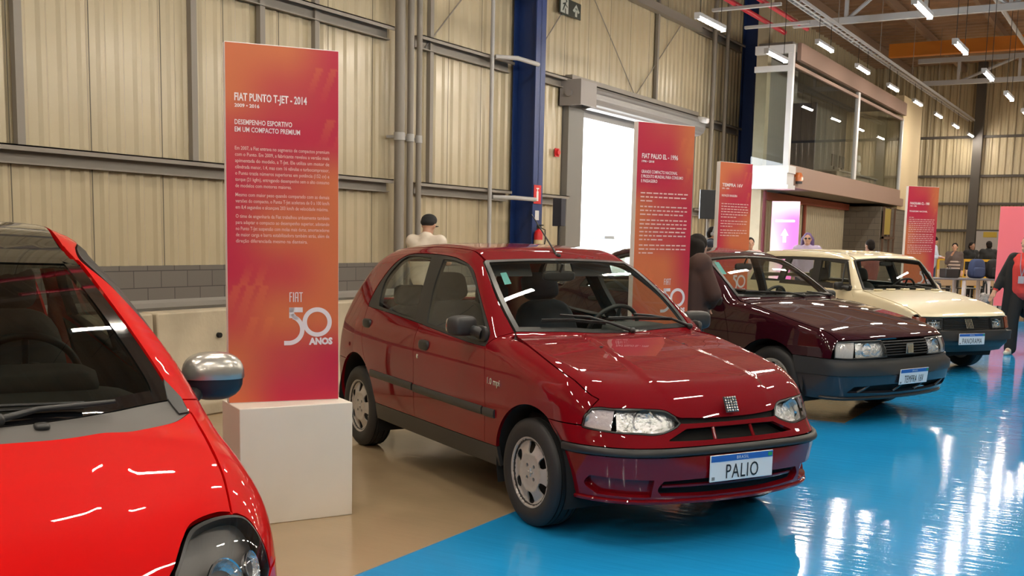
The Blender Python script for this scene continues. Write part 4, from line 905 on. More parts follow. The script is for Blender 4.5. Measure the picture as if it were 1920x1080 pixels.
# ---------------------------------------------------------------- shared shell for the other three cars
def shell_car(B, car, P, g):
    """g holds the outlines (see the builders below): returns the panels by name"""
    S, sp = 'side', g.get('sp', .045); out = {}
    s3 = lambda ch: [tuple(p) for p in B.to(S, B.top(np.array(catmull(ch))))]
    ws = sym(path(g['cowl'], g['wsid'], g['wtop']))
    panel(B, 'windshield_frame', 'top', [ws, inset(ws, g.get('ws_fr', .03))], g.get('m_fr', M_seal), car, sp, .001, .001, .02)
    panel(B, 'windshield', 'top', [inset(ws, g.get('ws_fr', .03)-.002)], g.get('g_ws', G_ws), car, .05, -.003, 0, 0)
    out['roof'] = panel(B, 'roof', 'top', [sym(path(g['wtop'][::-1], g['seam'], g['rear']))], g.get('m_roof', P), car, sp)
    panel(B, 'headliner', 'top', [inset(sym(path(g['wtop'][::-1], g['seam'], g['rear'])), .02)], M_liner, car, .12, -.03, 0, 0)
    AF, AR, sill = g['AF'], g['AR'], g['sill']
    side = path(s3(g['wsid']), s3(g['seam']), s3([g['seam'][-1]])+g['tgate'], [g['tgate'][-1], g['arR'][0]], arc(*AR, *g['arR'][1]), g['rseam'], g['wtopline'][::-1], [g['wtopline'][0], s3(g['wsid'])[0]])
    panel(B, 'body_side', S, [side], P, car, sp, both=True)
    band = path(g['wtopline'], g['wbot'])
    panel(B, 'window_frame', S, [band]+g['glass'], M_black, car, sp, -.003, .001, .03, both=True)
    x0 = (AR[2]**2-(AR[2]*(AR[1]-sill)/AR[3])**2)**.5
    fdoor = path(g['fs'], [g['fs'][-1], (g['bs'][-1][0], sill)], g['bs'][::-1], [g['bs'][0]]+g['wbot_f'])
    rdoor = path(g['bs'], [(g['bs'][-1][0], sill), (AR[0]+x0, sill)], arc(*AR, math.degrees(math.asin((sill-AR[1])/AR[3])), g['arR'][1][1]), g['rseam'], [g['rseam'][-1]]+g['wbot_r']+[g['bs'][0]])
    fd = panel(B, 'front_door', S, [fdoor], P, car, sp, both=True); rd = panel(B, 'rear_door', S, [rdoor], P, car, sp, both=True)
    for k, fl in enumerate((False, True)):
        for i, q in enumerate(g['glass']):
            panel(B, 'door_glass' if i < 2 else 'quarter_glass', S, [q], g.get('g_side', G_side), (fd, rd, rd)[min(i, 2)][k], .08, -.008, 0, 0, flip=fl)
        for dr, (hx, hz) in ((fd[k], g['handles'][0]), (rd[k], g['handles'][1])):
            q = B.side(np.array([(hx, hz)]))[0]; mb = MB(); mb.sell((hx, q[1]*(-1 if fl else 1), hz), (.15, .036, .045), .6, 18); mb.build('door_handle', M_black, dr, smooth=60)
        if 'mould' in g:
            z, w = g['mould']
            ribbon(B, 'door_moulding', B.side(np.array([(x, z) for x in np.linspace(g['bs'][-1][0]+.01, g['fs'][-1][0]-.01, 12)])), w, M_black2, fd[k], .010, fl)
            ribbon(B, 'door_moulding', B.side(np.array([(x, z) for x in np.linspace(AR[0]+AR[2]*.93, g['bs'][-1][0]-.01, 10)])), w, M_black2, rd[k], .010, fl)
    hs = s3(g['hs'])
    fend = path([s3(g['wsid'])[0], g['fs'][0]], g['fs'], [g['fs'][-1], (AF[0]-(AF[2]**2-(AF[2]*(AF[1]-sill)/AF[3])**2)**.5, sill)], arc(*AF, *g['arF']), g['fend_front'], hs[::-1])
    out['fender'] = panel(B, 'front_fender', S, [fend], P, car, sp*.7, both=True)
    ob = lambda P3: [tuple(p) for p in B.to('obl', np.array(P3))]
    hood = symc(path(ob(B.top(np.array(catmull(g['hoodback'])))), ob(B.top(np.array(catmull(g['hs'])))), *[ob(B.front(np.array(c))) for c in g['hoodfront']]))
    out['hood'] = panel(B, 'hood', 'obl', [hood], P, car, sp*.6)
    sl = path([(g['fs'][-1][0]+.13, sill), (AR[0]+x0, sill)], [(AR[0]+x0, sill), (AR[0]+x0-.01, sill-.12)], [(AR[0]+x0-.01, sill-.12), (g['fs'][-1][0]+.14, sill-.12)], [(g['fs'][-1][0]+.14, sill-.12), (g['fs'][-1][0]+.13, sill)])
    panel(B, 'sill', S, [sl], g.get('m_sill', M_black2), car, .06, both=True)
    a0 = g['arR'][1][0]
    rb = path([g['arR'][0], g['tgate'][-1]], g['rbump'], arc(*AR, 172, a0))
    panel(B, 'rear_bumper', S, [rb], g.get('m_bump', P), car, .05, both=True)
    tg = sym(path([g['rear'][-1], g['rear'][0]], g['tail_out'])); rw = sym(path(*g['rwin']))
    t = panel(B, 'tailgate', 'top', [tg, rw], P, car, .05); panel(B, 'rear_window', 'top', [rw], g.get('g_side', G_side), t, .06, -.003, 0, 0)
    for s in (1, -1):
        arch_liner(car, AF[0], s*.45, s*(g['hw']-.03), AF[3]+.004, AF[1]); arch_liner(car, AR[0], s*.45, s*(g['hw']-.03), AR[3]+.004, AR[1])
        for x, w in ((0, g['tyre']), (AR[0], g['tyre'])): wheel(car, x, s*(g['hw']-.035), g['R'], w, g['rim'], g['cover'])
    door_inner(car, B, path([g['fs'][0], (g['fs'][-1][0], sill+.04)], [(g['fs'][-1][0], sill+.04), (AR[0]+.1, sill+.04)], [(AR[0]+.1, sill+.04), g['wbot_r'][0]], [g['wbot_r'][0], g['fs'][0]]))
    out['fd'] = fd; return out

def build_tempra():
    B = Body(TEMPRA)
    car = car_root('sedan_car', 'wine red four-door sedan with black bumper, between dark red hatchback and cream wagon', -2.4937, 9.72, 1.1794-PI/2)
    P = mat('wine_paint', (.028, .0016, .006), .6, 0, coat=1, coat_rough=.02, spec=.03)
    wtl = [(-.60, .945), (-.78, 1.09), (-.99, 1.235), (-1.15, 1.315), (-1.35, 1.345), (-1.7, 1.358), (-2.1, 1.345), (-2.32, 1.28), (-2.52, 1.13), (-2.64, .985)]
    fg = path([(-.70, .985), (-.84, 1.10), (-1.0, 1.215), (-1.16, 1.295), (-1.40, 1.325)], [(-1.40, 1.325), (-1.41, .975)], [(-1.41, .975), (-.70, .985)])
    rg = path([(-1.50, 1.328), (-1.7, 1.335), (-2.08, 1.322), (-2.28, 1.26), (-2.45, 1.12), (-2.54, 1.0)], [(-2.54, 1.0), (-1.51, .978)], [(-1.51, .978), (-1.50, 1.328)])
    g = dict(sp=.045, cowl=[(-.42, 0), (-.44, .2), (-.475, .45), (-.535, .672)], wsid=[(-.535, .672), (-.75, .628), (-.95, .575), (-1.04, .535), (-1.065, .50)],
        wtop=[(-1.065, .50), (-1.07, .25), (-1.072, 0)], seam=[(-1.065, .50), (-1.4, .515), (-1.9, .515), (-2.25, .49), (-2.42, .46)], rear=[(-2.42, .46), (-2.45, .2), (-2.455, 0)],
        AF=(-.02, .29, .37, .37), AR=(-2.54, .29, .37, .37), sill=.34, tgate=[(-2.75, 1.15), (-2.95, 1.02), (-3.25, .98), (-3.30, .9), (-3.32, .56)],
        arR=((-2.785, .56), (133, 50)), rseam=[(-2.302, .573), (-2.40, .75), (-2.64, .985)], wtopline=wtl, wbot=[(-2.64, .985), (-1.45, .955), (-.60, .945)], glass=[fg, rg],
        fs=[(-.60, .945), (-.50, .75), (-.46, .55), (-.46, .34)], bs=[(-1.45, .955), (-1.47, .8), (-1.45, .6), (-1.45, .34)], wbot_f=[(-1.0, .95), (-.60, .945)], wbot_r=[(-2.64, .985), (-2.0, .968)],
        handles=((-1.33, .86), (-2.36, .875)), mould=(.47, .13), hs=[(-.535, .677), (-.2, .745), (.2, .775), (.5, .755), (.62, .735)],
        arF=(171, 46.5), fend_front=[(.235, .553), (.44, .552), (.60, .548)], hoodback=[(-.42, 0), (-.44, .2), (-.475, .45), (-.535, .677)],
        hoodfront=[[(.70, .70), (.60, .703), (.45, .705), (.30, .706)], [(.30, .706), (.15, .708), (0, .709)]], rbump=[(-3.32, .56), (-3.36, .4), (-3.32, .25), (-2.92, .25)], m_bump=M_black2,
        tail_out=[(-2.42, .46), (-2.7, .62), (-3.1, .68), (-3.3, .70), (-3.36, .4), (-3.38, 0)], rwin=([(-2.52, 0), (-2.50, .42)], [(-2.50, .42), (-2.88, .56)], [(-2.88, .56), (-2.93, 0)]),
        hw=.845, tyre=.185, R=.300, rim=.19, cover='cover8')
    shell_car(B, car, P, g)
    cy = lambda P3: [tuple(p) for p in B.to('cyl', np.array(P3))]
    # headlights and grille
    hl = path(cy([(.619, .775, .553), (.618, .772, .64), (.617, .750, .690)]), cy([(.617, .750, .690), (.675, .619, .696), (.712, .467, .698), (.735, .315, .698)]), cy([(.735, .315, .698), (.763, .298, .64), (.784, .283, .556)]), cy([(.784, .283, .556), (.76, .442, .551), (.721, .606, .547), (.674, .72, .549), (.619, .775, .553)]))
    st = .5*(math.atan2(.613, .677)+math.atan2(.605, .722))
    for fl in (False, True):
        h = panel(B, 'headlight', 'cyl', [hl, inset(hl, .009)], M_black, car, .03, .0, .001, .05, flip=fl); le = inset(hl, .006)
        panel(B, 'lamp_lens', 'cyl', [le], G_lens, h, .03, .001, 0, 0, flip=fl)
        panel(B, 'lamp_reflector', 'cyl', [le[le[:, 0] < st-.003]], M_reflector, h, .03, -.028, 0, 0, flip=fl)
        panel(B, 'turn_signal', 'cyl', [le[le[:, 0] > st+.003]], mat('clear_ribbed_signal', (.66, .60, .56), .25, .15, coat=1, bump=.7, bscale=60, bdist=.01, stretch=(1, 3, .3)), h, .03, -.012, 0, .01, flip=fl)
        q = B.cyl(np.array([(.58, .62)]))[0]*[1, -1 if fl else 1, 1]; mb = MB(); mb.lathe([(0, 0), (.03, .004), (.05, .025), (.056, .045)], 24, TR(q[0]-.07, q[1], q[2]) @ RY(PI/2)); mb.build('lamp_bowl', M_chrome, h, smooth=60)
    go = symc(path([(0, .690), (.41, .690)], [(.41, .690), (.36, .557)], [(.36, .557), (0, .557)]))
    gp = panel(B, 'grille', 'cyl', [go], M_dark, car, .04, -.028, .002, 0)
    for z in (.575, .597, .619, .641, .663, .685): ribbon(B, 'grille_slat', B.cyl(np.array([(t, z) for t in np.linspace(-.385, .385, 16)])), .011, M_black, gp, .012, off=-.014)
    bars_badge(car, .800, 0, .620, 5, .082, .075, -.12, .62, m=M_chrome)
    mb = MB(); mb.box((.796, 0, .620), (.004, .088, .082), None); mb.build('badge_plinth', M_silver, gp)
    # bumper: upper bar, apron, intake
    up = symc(path([(0, .545), (.5, .545), (.8, .545), (1.28, .552)], [(1.28, .552), (1.24, .41)], [(1.24, .41), (.8, .415), (0, .415)]))
    b = panel(B, 'front_bumper', 'cyl', [up], M_black2, car, .03, .012, .001, .05)
    it = symc(path([(0, .330), (.35, .335), (.72, .325)], [(.72, .325), (.78, .275)], [(.78, .275), (.35, .262), (0, .262)]))
    low = symc(path([(0, .412), (.7, .412), (1.24, .408)], [(1.24, .408), (1.17, .21)], [(1.17, .21), (.6, .207), (0, .207)]))
    M_ap = mat('apron_dark', (.022, .020, .026), .35, coat=.5)
    panel(B, 'front_apron', 'cyl', [low, it], M_ap, b, .03, 0, .001, .03)
    panel(B, 'lower_grille', 'cyl', [inset(it, -.008)], M_dark, b, .05, -.05, 0, 0)
    for t in (-.62, .62, -.18, .18): q = B.cyl(np.array([(t-.06, .268), (t, .30), (t+.05, .33)])); N = B.N(q); mb = MB(); mb.tube((q-N*.012).tolist(), .012, 6); mb.build('intake_rib', M_ap, b)
    ribbon(B, 'bumper_lip', B.cyl(np.array([(t, .222) for t in np.linspace(-1.0, 1.0, 30)])), .03, M_black, b, .016)
    plate(car, .853, .393, 'TEMPRA 16V', size=.070, sx=.50, tilt=.10)
    wiper(car, B, [(-.43, .12), (-.46, -.05), (-.49, -.30)], [(-.545, -.56), (-.50, -.35), (-.47, -.10)]); wiper(car, B, [(-.50, .60), (-.48, .42), (-.47, .2)], [(-.455, 0), (-.465, .2), (-.495, .46)])
    for s in (1, -1): side_mirror(car, (-.76, .90, .965), (.11, .18, .12), M_black, s, (-.66, .79, .945), yaw=.3)
    cabin(car, B, -.5, -2.9, .22, .94, .80)
    for y in (.37, -.37): seat(car, -1.38, y, M_fabric2, z0=.42)
    seat(car, -2.25, 0, M_fabric2, 'rear_seat', 1.2, .45, .35, .55, False)
    mb = MB(); mb.sell((-.74, 0, .84), (.60, 1.42, .20), .35, 26); mb.sell((-.78, .37, .93), (.26, .40, .10), .5, 16); mb.build('dashboard', M_trim, car, smooth=60)
    steering_wheel(car, (-1.02, .37, .89), .18)
    q = B.top(np.array([(-1.03, 0)]))[0]; mb = MB(); mb.sell((q[0]-.04, 0, q[2]-.09), (.03, .24, .07), .5, 18); mb.tube([(q[0], 0, q[2]), (q[0]-.04, 0, q[2]-.08)], .008, 8); mb.build('rear_view_mirror', M_black, car, smooth=60)
    q = B.top(np.array([(-.99, -.50), (-.98, -.45), (-.80, -.53), (-.81, -.585)])); mb = MB(); mb.add((q-B.N(q)*.006).tolist(), [(0, 1, 2, 3)]); mb.build('window_sticker', mat('sticker_teal', (.10, .38, .38), .6), car)
build_tempra()

def build_panorama():
    B = Body(PANORAMA)
    car = car_root('station_wagon_car', 'cream boxy station wagon with black grille, farthest of the parked cars', -2.4149, 13.8561, .9534-PI/2)
    P = mat('cream_paint', (.70, .62, .43), .35, coat=1, coat_rough=.03)
    wtl = [(-.545, .925), (-.575, .985), (-.76, 1.262), (-.80, 1.288), (-1.32, 1.304), (-2.0, 1.304), (-2.52, 1.285), (-2.60, 1.25), (-2.70, .96)]
    fg = path([(-.62, .995), (-.79, 1.243)], [(-.79, 1.243), (-1.27, 1.272)], [(-1.27, 1.272), (-1.20, .99)], [(-1.20, .99), (-.62, .995)])
    rg = path([(-1.42, 1.278), (-1.90, 1.278)], [(-1.90, 1.278), (-1.93, 1.0)], [(-1.93, 1.0), (-1.345, .99)], [(-1.345, .99), (-1.42, 1.278)])
    qg = path([(-2.03, 1.276), (-2.50, 1.262)], [(-2.50, 1.262), (-2.60, 1.0)], [(-2.60, 1.0), (-2.06, .995)], [(-2.06, .995), (-2.03, 1.276)])
    g = dict(sp=.045, cowl=[(-.365, 0), (-.375, .2), (-.40, .45), (-.437, .618)], wsid=[(-.437, .618), (-.55, .595), (-.68, .560), (-.728, .535), (-.735, .50)], wtop=[(-.735, .50), (-.728, .25), (-.725, 0)],
        seam=[(-.735, .50), (-1.2, .535), (-2.0, .535), (-2.5, .51), (-2.62, .48)], rear=[(-2.62, .48), (-2.64, .2), (-2.645, 0)], ws_fr=.022,
        AF=(-.0, .285, .34, .34), AR=(-2.226, .285, .34, .34), sill=.33, tgate=[(-2.74, 1.05), (-2.82, .8), (-2.83, .55)], arR=((-2.435, .55), (128.8, 52)), rseam=[(-2.017, .553), (-2.02, .75), (-2.0, .97)],
        wtopline=wtl, wbot=[(-2.70, .96), (-2.0, .945), (-1.27, .93), (-.545, .925)], glass=[fg, rg, qg], fs=[(-.545, .925), (-.46, .80), (-.43, .6), (-.43, .33)], bs=[(-1.27, .93), (-1.27, .7), (-1.26, .33)],
        wbot_f=[(-.9, .925), (-.545, .925)], wbot_r=[(-2.0, .945), (-1.6, .94)], handles=((-1.16, .84), (-1.92, .85)), mould=(.50, .035), hs=[(-.437, .625), (-.2, .695), (.1, .70), (.4, .685), (.555, .672)],
        arF=(172, 50), fend_front=[(.222, .55), (.45, .53), (.53, .535), (.515, .68)], hoodback=[(-.365, 0), (-.375, .2), (-.40, .45), (-.437, .625)], hoodfront=[[(.66, .672), (.45, .668), (.2, .668), (0, .668)]],
        rbump=[(-2.83, .55), (-2.84, .35), (-2.55, .33)], m_bump=M_black2, tail_out=[(-2.62, .48), (-2.8, .60), (-2.83, .45), (-2.84, 0)], rwin=([(-2.69, 0), (-2.68, .42)], [(-2.68, .42), (-2.80, .50)], [(-2.80, .50), (-2.815, 0)]),
        hw=.772, tyre=.165, R=.280, rim=.178, cover='steel')
    shell_car(B, car, P, g)
    cy = lambda P3: [tuple(p) for p in B.to('cyl', np.array(P3))]
    # roof ribs
    for y in (-.30, -.10, .10, .30): ribbon(B, 'roof_rib', B.top(np.array([(x, y) for x in np.linspace(-.95, -2.45, 14)])), .05, P, car, .008)
    # nose
    no = symc(path([(0, .660), (.6, .660), (.94, .668)], [(.94, .668), (.93, .515)], [(.93, .515), (.6, .512), (0, .512)]))
    n = panel(B, 'grille', 'cyl', [no], M_black, car, .03, -.03, .0, .02)
    for z in (.53, .55, .57, .59, .61, .63, .65): ribbon(B, 'grille_slat', B.cyl(np.array([(t, z) for t in np.linspace(-.50, .50, 12)])), .007, M_black2, n, .014, off=-.026)
    for s in (1, -1):
        lp = path([(.545, .652), (.775, .655)], [(.775, .655), (.775, .530)], [(.775, .530), (.545, .528)], [(.545, .528), (.545, .652)])
        h = panel(B, 'headlight', 'cyl', [lp, inset(lp, .010)], M_black2, car, .03, .002, 0, .05, flip=s < 0)
        panel(B, 'lamp_reflector', 'cyl', [inset(lp, .008)], M_reflector, h, .03, -.03, 0, 0, flip=s < 0); panel(B, 'lamp_lens', 'cyl', [inset(lp, .008)], G_lens, h, .03, .004, 0, 0, flip=s < 0)
        q = B.cyl(np.array([(.66, .592)]))[0]*[1, s, 1]; mb = MB(); mb.lathe([(0, 0), (.03, .004), (.046, .02), (.05, .035)], 24, TR(q[0]-.05, q[1], q[2]) @ RY(PI/2)); mb.build('lamp_bowl', M_chrome, h, smooth=60)
        ts = path([(.79, .655), (.955, .672)], [(.955, .672), (.945, .53)], [(.945, .53), (.79, .528)], [(.79, .528), (.79, .655)])
        panel(B, 'turn_signal', 'cyl', [ts], M_amber, h, .03, .004, 0, .03, flip=s < 0)
    bars_badge(car, .665, 0, .588, 5, .118, .112, -.16, .30, m=M_chrome, slant=-.26)
    bu = symc(path([(0, .500), (.7, .500), (.93, .502), (1.14, .505)], [(1.14, .505), (1.12, .40)], [(1.12, .40), (.7, .395), (0, .395)]))
    b = panel(B, 'front_bumper', 'cyl', [bu], M_black, car, .03, .014, 0, .05)
    ap = symc(path([(0, .392), (.7, .392), (1.12, .398)], [(1.12, .398), (1.05, .28), (.7, .24)], [(.7, .24), (0, .24)]))
    panel(B, 'front_apron', 'cyl', [ap], M_black2, b, .04, -.02, 0, .02)
    plate(car, .726, .413, 'PANORAMA', size=.070, sx=.58)
    for y in (-.48, -.28, -.05, .20, .45): mb = MB(); mb.box((-.335, y, B.top(np.array([(-.335, y)]))[0][2]+.012), (.05, .11, .02), None); mb.build('cowl_vent', P, car, bevel=.006)
    wiper(car, B, [(-.375, .25), (-.39, .05), (-.41, -.2)], [(-.43, -.42), (-.41, -.2), (-.395, 0)]); wiper(car, B, [(-.40, .55), (-.405, .35), (-.405, .15)], [(-.40, .03), (-.405, .2), (-.415, .42)])
    for s in (1, -1):
        side_mirror(car, (-.69, .80, .965), (.07, .15, .10), M_black, s, (-.60, .71, .935), yaw=.3)
        mb = MB(); q = B.side(np.array([(-.74, .985), (-.80, 1.245)])); mb.tube((q*[1, s, 1]).tolist(), .010, 6); mb.build('vent_divider', M_black, car)
    cabin(car, B, -.42, -2.75, .22, .90, .73)
    for y in (.34, -.34): seat(car, -1.20, y, M_fabric2, z0=.44, bz=.50, w=.44, head=True)
    seat(car, -2.0, 0, M_fabric2, 'rear_seat', 1.1, .45, .30, .40, False)
    mb = MB(); mb.sell((-.60, 0, .82), (.44, 1.26, .18), .35, 24); mb.build('dashboard', M_trim, car, smooth=60)
    steering_wheel(car, (-.82, .34, .90), .19, .6)
    q = B.top(np.array([(-.72, 0)]))[0]; mb = MB(); mb.sell((q[0]-.04, 0, q[2]-.07), (.03, .20, .06), .5, 16); mb.tube([(q[0], 0, q[2]), (q[0]-.04, 0, q[2]-.06)], .007, 6); mb.build('rear_view_mirror', M_black, car, smooth=60)
build_panorama()

def build_punto():
    B = Body(PUNTO)
    car = car_root('compact_car', 'bright red hatchback with black roof and silver mirror nearest the camera', -2.7318, 1.5254, 1.0614-PI/2)
    P = mat('bright_red_paint', (.56, .0004, .0008), .5, coat=.8, coat_rough=.015, spec=.05)
    glassb = [(.135, 0), (.115, .206), (.049, .409), (-.10, .680)]
    wtl = [(-.30, .935), (-.38, 1.02), (-.62, 1.19), (-.90, 1.325), (-1.15, 1.40), (-1.5, 1.432), (-1.9, 1.425), (-2.2, 1.37), (-2.5, 1.22), (-2.62, 1.05)]
    fg = path([(-.48, 1.02), (-.66, 1.16), (-.92, 1.295), (-1.15, 1.37), (-1.40, 1.402)], [(-1.40, 1.402), (-1.42, .99)], [(-1.42, .99), (-.48, .975)], [(-.48, .975), (-.48, 1.02)])
    rg = path([(-1.52, 1.405), (-1.9, 1.395), (-2.16, 1.34), (-2.42, 1.20)], [(-2.42, 1.20), (-2.46, 1.06)], [(-2.46, 1.06), (-1.53, .995)], [(-1.53, .995), (-1.52, 1.405)])
    M_roof = mat('gloss_black_roof', (.006, .006, .007), .05, coat=1)
    g = dict(sp=.035, cowl=glassb, wsid=[(-.10, .680), (-.203, .676), (-.458, .631), (-.741, .580), (-.96, .545), (-.985, .53)], wtop=[(-.985, .53), (-.935, .30), (-.918, 0)], m_fr=mat('frit_black', (.004, .004, .005), .04, coat=1), ws_fr=.05,
        seam=[(-.985, .53), (-1.15, .505), (-1.4, .50), (-2.0, .50), (-2.4, .48), (-2.60, .45)], rear=[(-2.60, .45), (-2.64, .2), (-2.645, 0)], m_roof=M_roof, g_ws=glass_mat('tinted_windscreen', (.33, .36, .33)),
        AF=(0, .31, .38, .37), AR=(-2.51, .31, .38, .37), sill=.34, tgate=[(-2.78, 1.2), (-2.95, .98), (-3.02, .8), (-3.03, .56)], arR=((-2.79, .56), (138, 50)), rseam=[(-2.266, .593), (-2.35, .75), (-2.62, 1.05)],
        wtopline=wtl, wbot=[(-2.62, 1.05), (-1.47, .965), (-.9, .94), (-.30, .935)], glass=[fg, rg], fs=[(-.30, .935), (-.42, .80), (-.45, .6), (-.45, .34)], bs=[(-1.47, .965), (-1.50, .8), (-1.48, .34)],
        wbot_f=[(-.9, .94), (-.30, .935)], wbot_r=[(-2.62, 1.05), (-2.0, .995)], handles=((-1.34, .86), (-2.36, .93)), hs=[(-.055, .728), (.0, .731), (.207, .722), (.35, .717), (.485, .703)],
        arF=(175, 52), fend_front=[(.234, .602), (.449, .606), (.478, .608), (.474, .68), (.462, .735), (.470, .757)], hoodback=[(.235, 0), (.22, .197), (.183, .389), (.048, .634), (-.055, .728)],
        hoodfront=[[(.703, .765), (.658, .774), (.591, .768), (.558, .744), (.521, .696)], [(.521, .696), (.45, .64), (.30, .62), (0, .615)]],
        rbump=[(-3.03, .56), (-3.08, .4), (-2.88, .25)], tail_out=[(-2.60, .45), (-2.85, .62), (-3.02, .66), (-3.07, .35), (-3.08, 0)], rwin=([(-2.72, 0), (-2.70, .40)], [(-2.70, .40), (-2.92, .50)], [(-2.92, .50), (-2.96, 0)]),
        hw=.855, tyre=.205, R=.315, rim=.215, cover='cover8')
    out = shell_car(B, car, P, g)
    # cowl panel under the windscreen, with the corner pieces
    cw = sym(path([(.235, 0), (.22, .197), (.183, .389), (.048, .634), (-.055, .728)], [(-.055, .728), (-.10, .680)], glassb[::-1]))
    panel(B, 'cowl_panel', 'top', [cw], mat('cowl_grey', (.075, .07, .066), .5), car, .03, -.002, .001, .02)
    for fl in (False, True): panel(B, 'pillar_trim', 'top', [path([(-.20, .682), (-.12, .716)], [(-.12, .716), (-.05, .722)], [(-.05, .722), (-.03, .690)], [(-.03, .690), (-.10, .672)], [(-.10, .672), (-.20, .682)])], M_black2, car, .02, .004, 0, .01, flip=fl)
    for y in (.305, -.305): q = B.top(np.array([(.118, y)]))[0]; mb = MB(); mb.sell(q.tolist(), (.05, .04, .02), .6, 14); mb.build('washer_nozzle', M_black, car, smooth=60)
    # headlights
    cy = lambda P3: [tuple(p) for p in B.to('cyl', np.array(P3))]
    hl = path(cy([(.672, .521, .69), (.604, .558, .738), (.558, .591, .762), (.51, .658, .768), (.467, .720, .754), (.462, .757, .725), (.475, .785, .66), (.483, .795, .605)]), cy([(.483, .795, .605), (.54, .75, .57), (.64, .64, .555), (.72, .52, .58), (.72, .49, .63), (.672, .521, .69)]))
    for fl in (False, True):
        h = panel(B, 'headlight', 'cyl', [hl, inset(hl, .008)], M_seal, car, .02, -.001, .001, .05, flip=fl); le = inset(hl, .006)
        panel(B, 'lamp_lens', 'cyl', [le], glass_mat('smoked_lens', (.85, .85, .86)), h, .02, .002, 0, 0, flip=fl)
        panel(B, 'lamp_housing', 'cyl', [le], mat('lamp_bezel', (.13, .125, .12), .38, .6), h, .03, -.035, 0, 0, flip=fl)
        for t, z, r in ((.80, .64, .062), (.955, .635, .040)):
            q = B.cyl(np.array([(t, z)]))[0]; N = B.N(q[None])[0]; q = (q-N*.055)*[1, -1 if fl else 1, 1]; N = N*[1, -1 if fl else 1, 1]
            T = TR(*q) @ Vector((0, 0, 1)).rotation_difference(Vector((N[0], N[1], .25))).to_matrix().to_4x4(); mb = MB(); mb.lathe([(0, 0), (r*.5, .004), (r*.9, .02), (r, .035)], 28, T); mb.build('lamp_reflector', M_reflector, h, smooth=60)
            mb = MB(); mb.lathe([(r, .030), (r*1.10, .034), (r*1.10, .03)], 28, T); mb.build('reflector_ring', M_chrome, h, smooth=60)
    # bumper (mostly below the picture)
    bp = symc(path([(0, .607), (.45, .607), (.63, .57)], [(.63, .57), (.80, .545), (1.05, .60)], [(1.05, .60), (1.33, .597)], [(1.33, .597), (1.22, .42), (1.13, .22)], [(1.13, .22), (.6, .20), (0, .20)]))
    it = symc(path([(0, .44), (.45, .44)], [(.45, .44), (.55, .30)], [(.55, .30), (0, .28)])); nb = symc(path([(0, .585), (.28, .58)], [(.28, .58), (.22, .51)], [(.22, .51), (0, .50)]))
    b = panel(B, 'front_bumper', 'cyl', [bp, it, nb], P, car, .03)
    panel(B, 'lower_grille', 'cyl', [inset(it, -.008)], M_dark, b, .05, -.05, 0, 0); panel(B, 'upper_grille', 'cyl', [inset(nb, -.008)], M_dark, b, .05, -.04, 0, 0)
    # mirrors: dark lower half with a silver cap
    for s in (1, -1):
        c, d = (-.62, .938, .968), (.15, .205, .165)
        o = side_mirror(car, c, d, mat('navy_black', (.012, .014, .022), .45, coat=.1), s, (-.50, .79, .865), e=.8, yaw=.12)
        mb = MB(); T = TR(c[0], s*c[1], c[2]) @ RZ(-s*.12); mb.sell((0, 0, 0), (d[0]*1.05, d[1]*1.04, d[2]*1.05), .75, 32)
        for v in mb.v: v.z = max(v.z, -.004-.10*s*v.y*0)
        mb.v = [T @ v for v in mb.v]; mb.build('mirror_cap', mat('satin_silver', (.48, .46, .43), .28, .75, coat=.6), o, smooth=60)
    q1 = [(-.0, .05), (-.005, .22), (-.02, .34), (-.045, .50)]
    wiper(car, B, [(.10, .20), (.05, .30), (.025, .42), (.0, .50)], [(.065, -.22), (.06, .05), (.045, .24), (.015, .42)]); wiper(car, B, [(.06, -.45), (.03, -.3), (.02, -.1)], [(.02, -.6), (.03, -.4), (.03, -.1)])
    cabin(car, B, -.30, -2.95, .22, .90, .81)
    for y in (.37, -.37): seat(car, -1.42, y, M_fabric2, z0=.48, bz=.62)
    seat(car, -2.28, 0, M_fabric2, 'rear_seat', 1.2, .50, .32, .52, False)
    mb = MB(); mb.sell((-.50, 0, .83), (.86, 1.42, .22), .35, 26); mb.sell((-.78, .37, .95), (.28, .42, .12), .5, 16); mb.build('dashboard', M_trim, car, smooth=60)
    steering_wheel(car, (-1.03, .37, .93), .185)
    q = B.top(np.array([(-.88, 0)]))[0]; mb = MB(); mb.sell((q[0]-.06, 0, q[2]-.08), (.04, .25, .07), .5, 18); mb.tube([(q[0], 0, q[2]), (q[0]-.06, 0, q[2]-.08)], .008, 8); mb.build('rear_view_mirror', M_black, car, smooth=60)
build_punto()
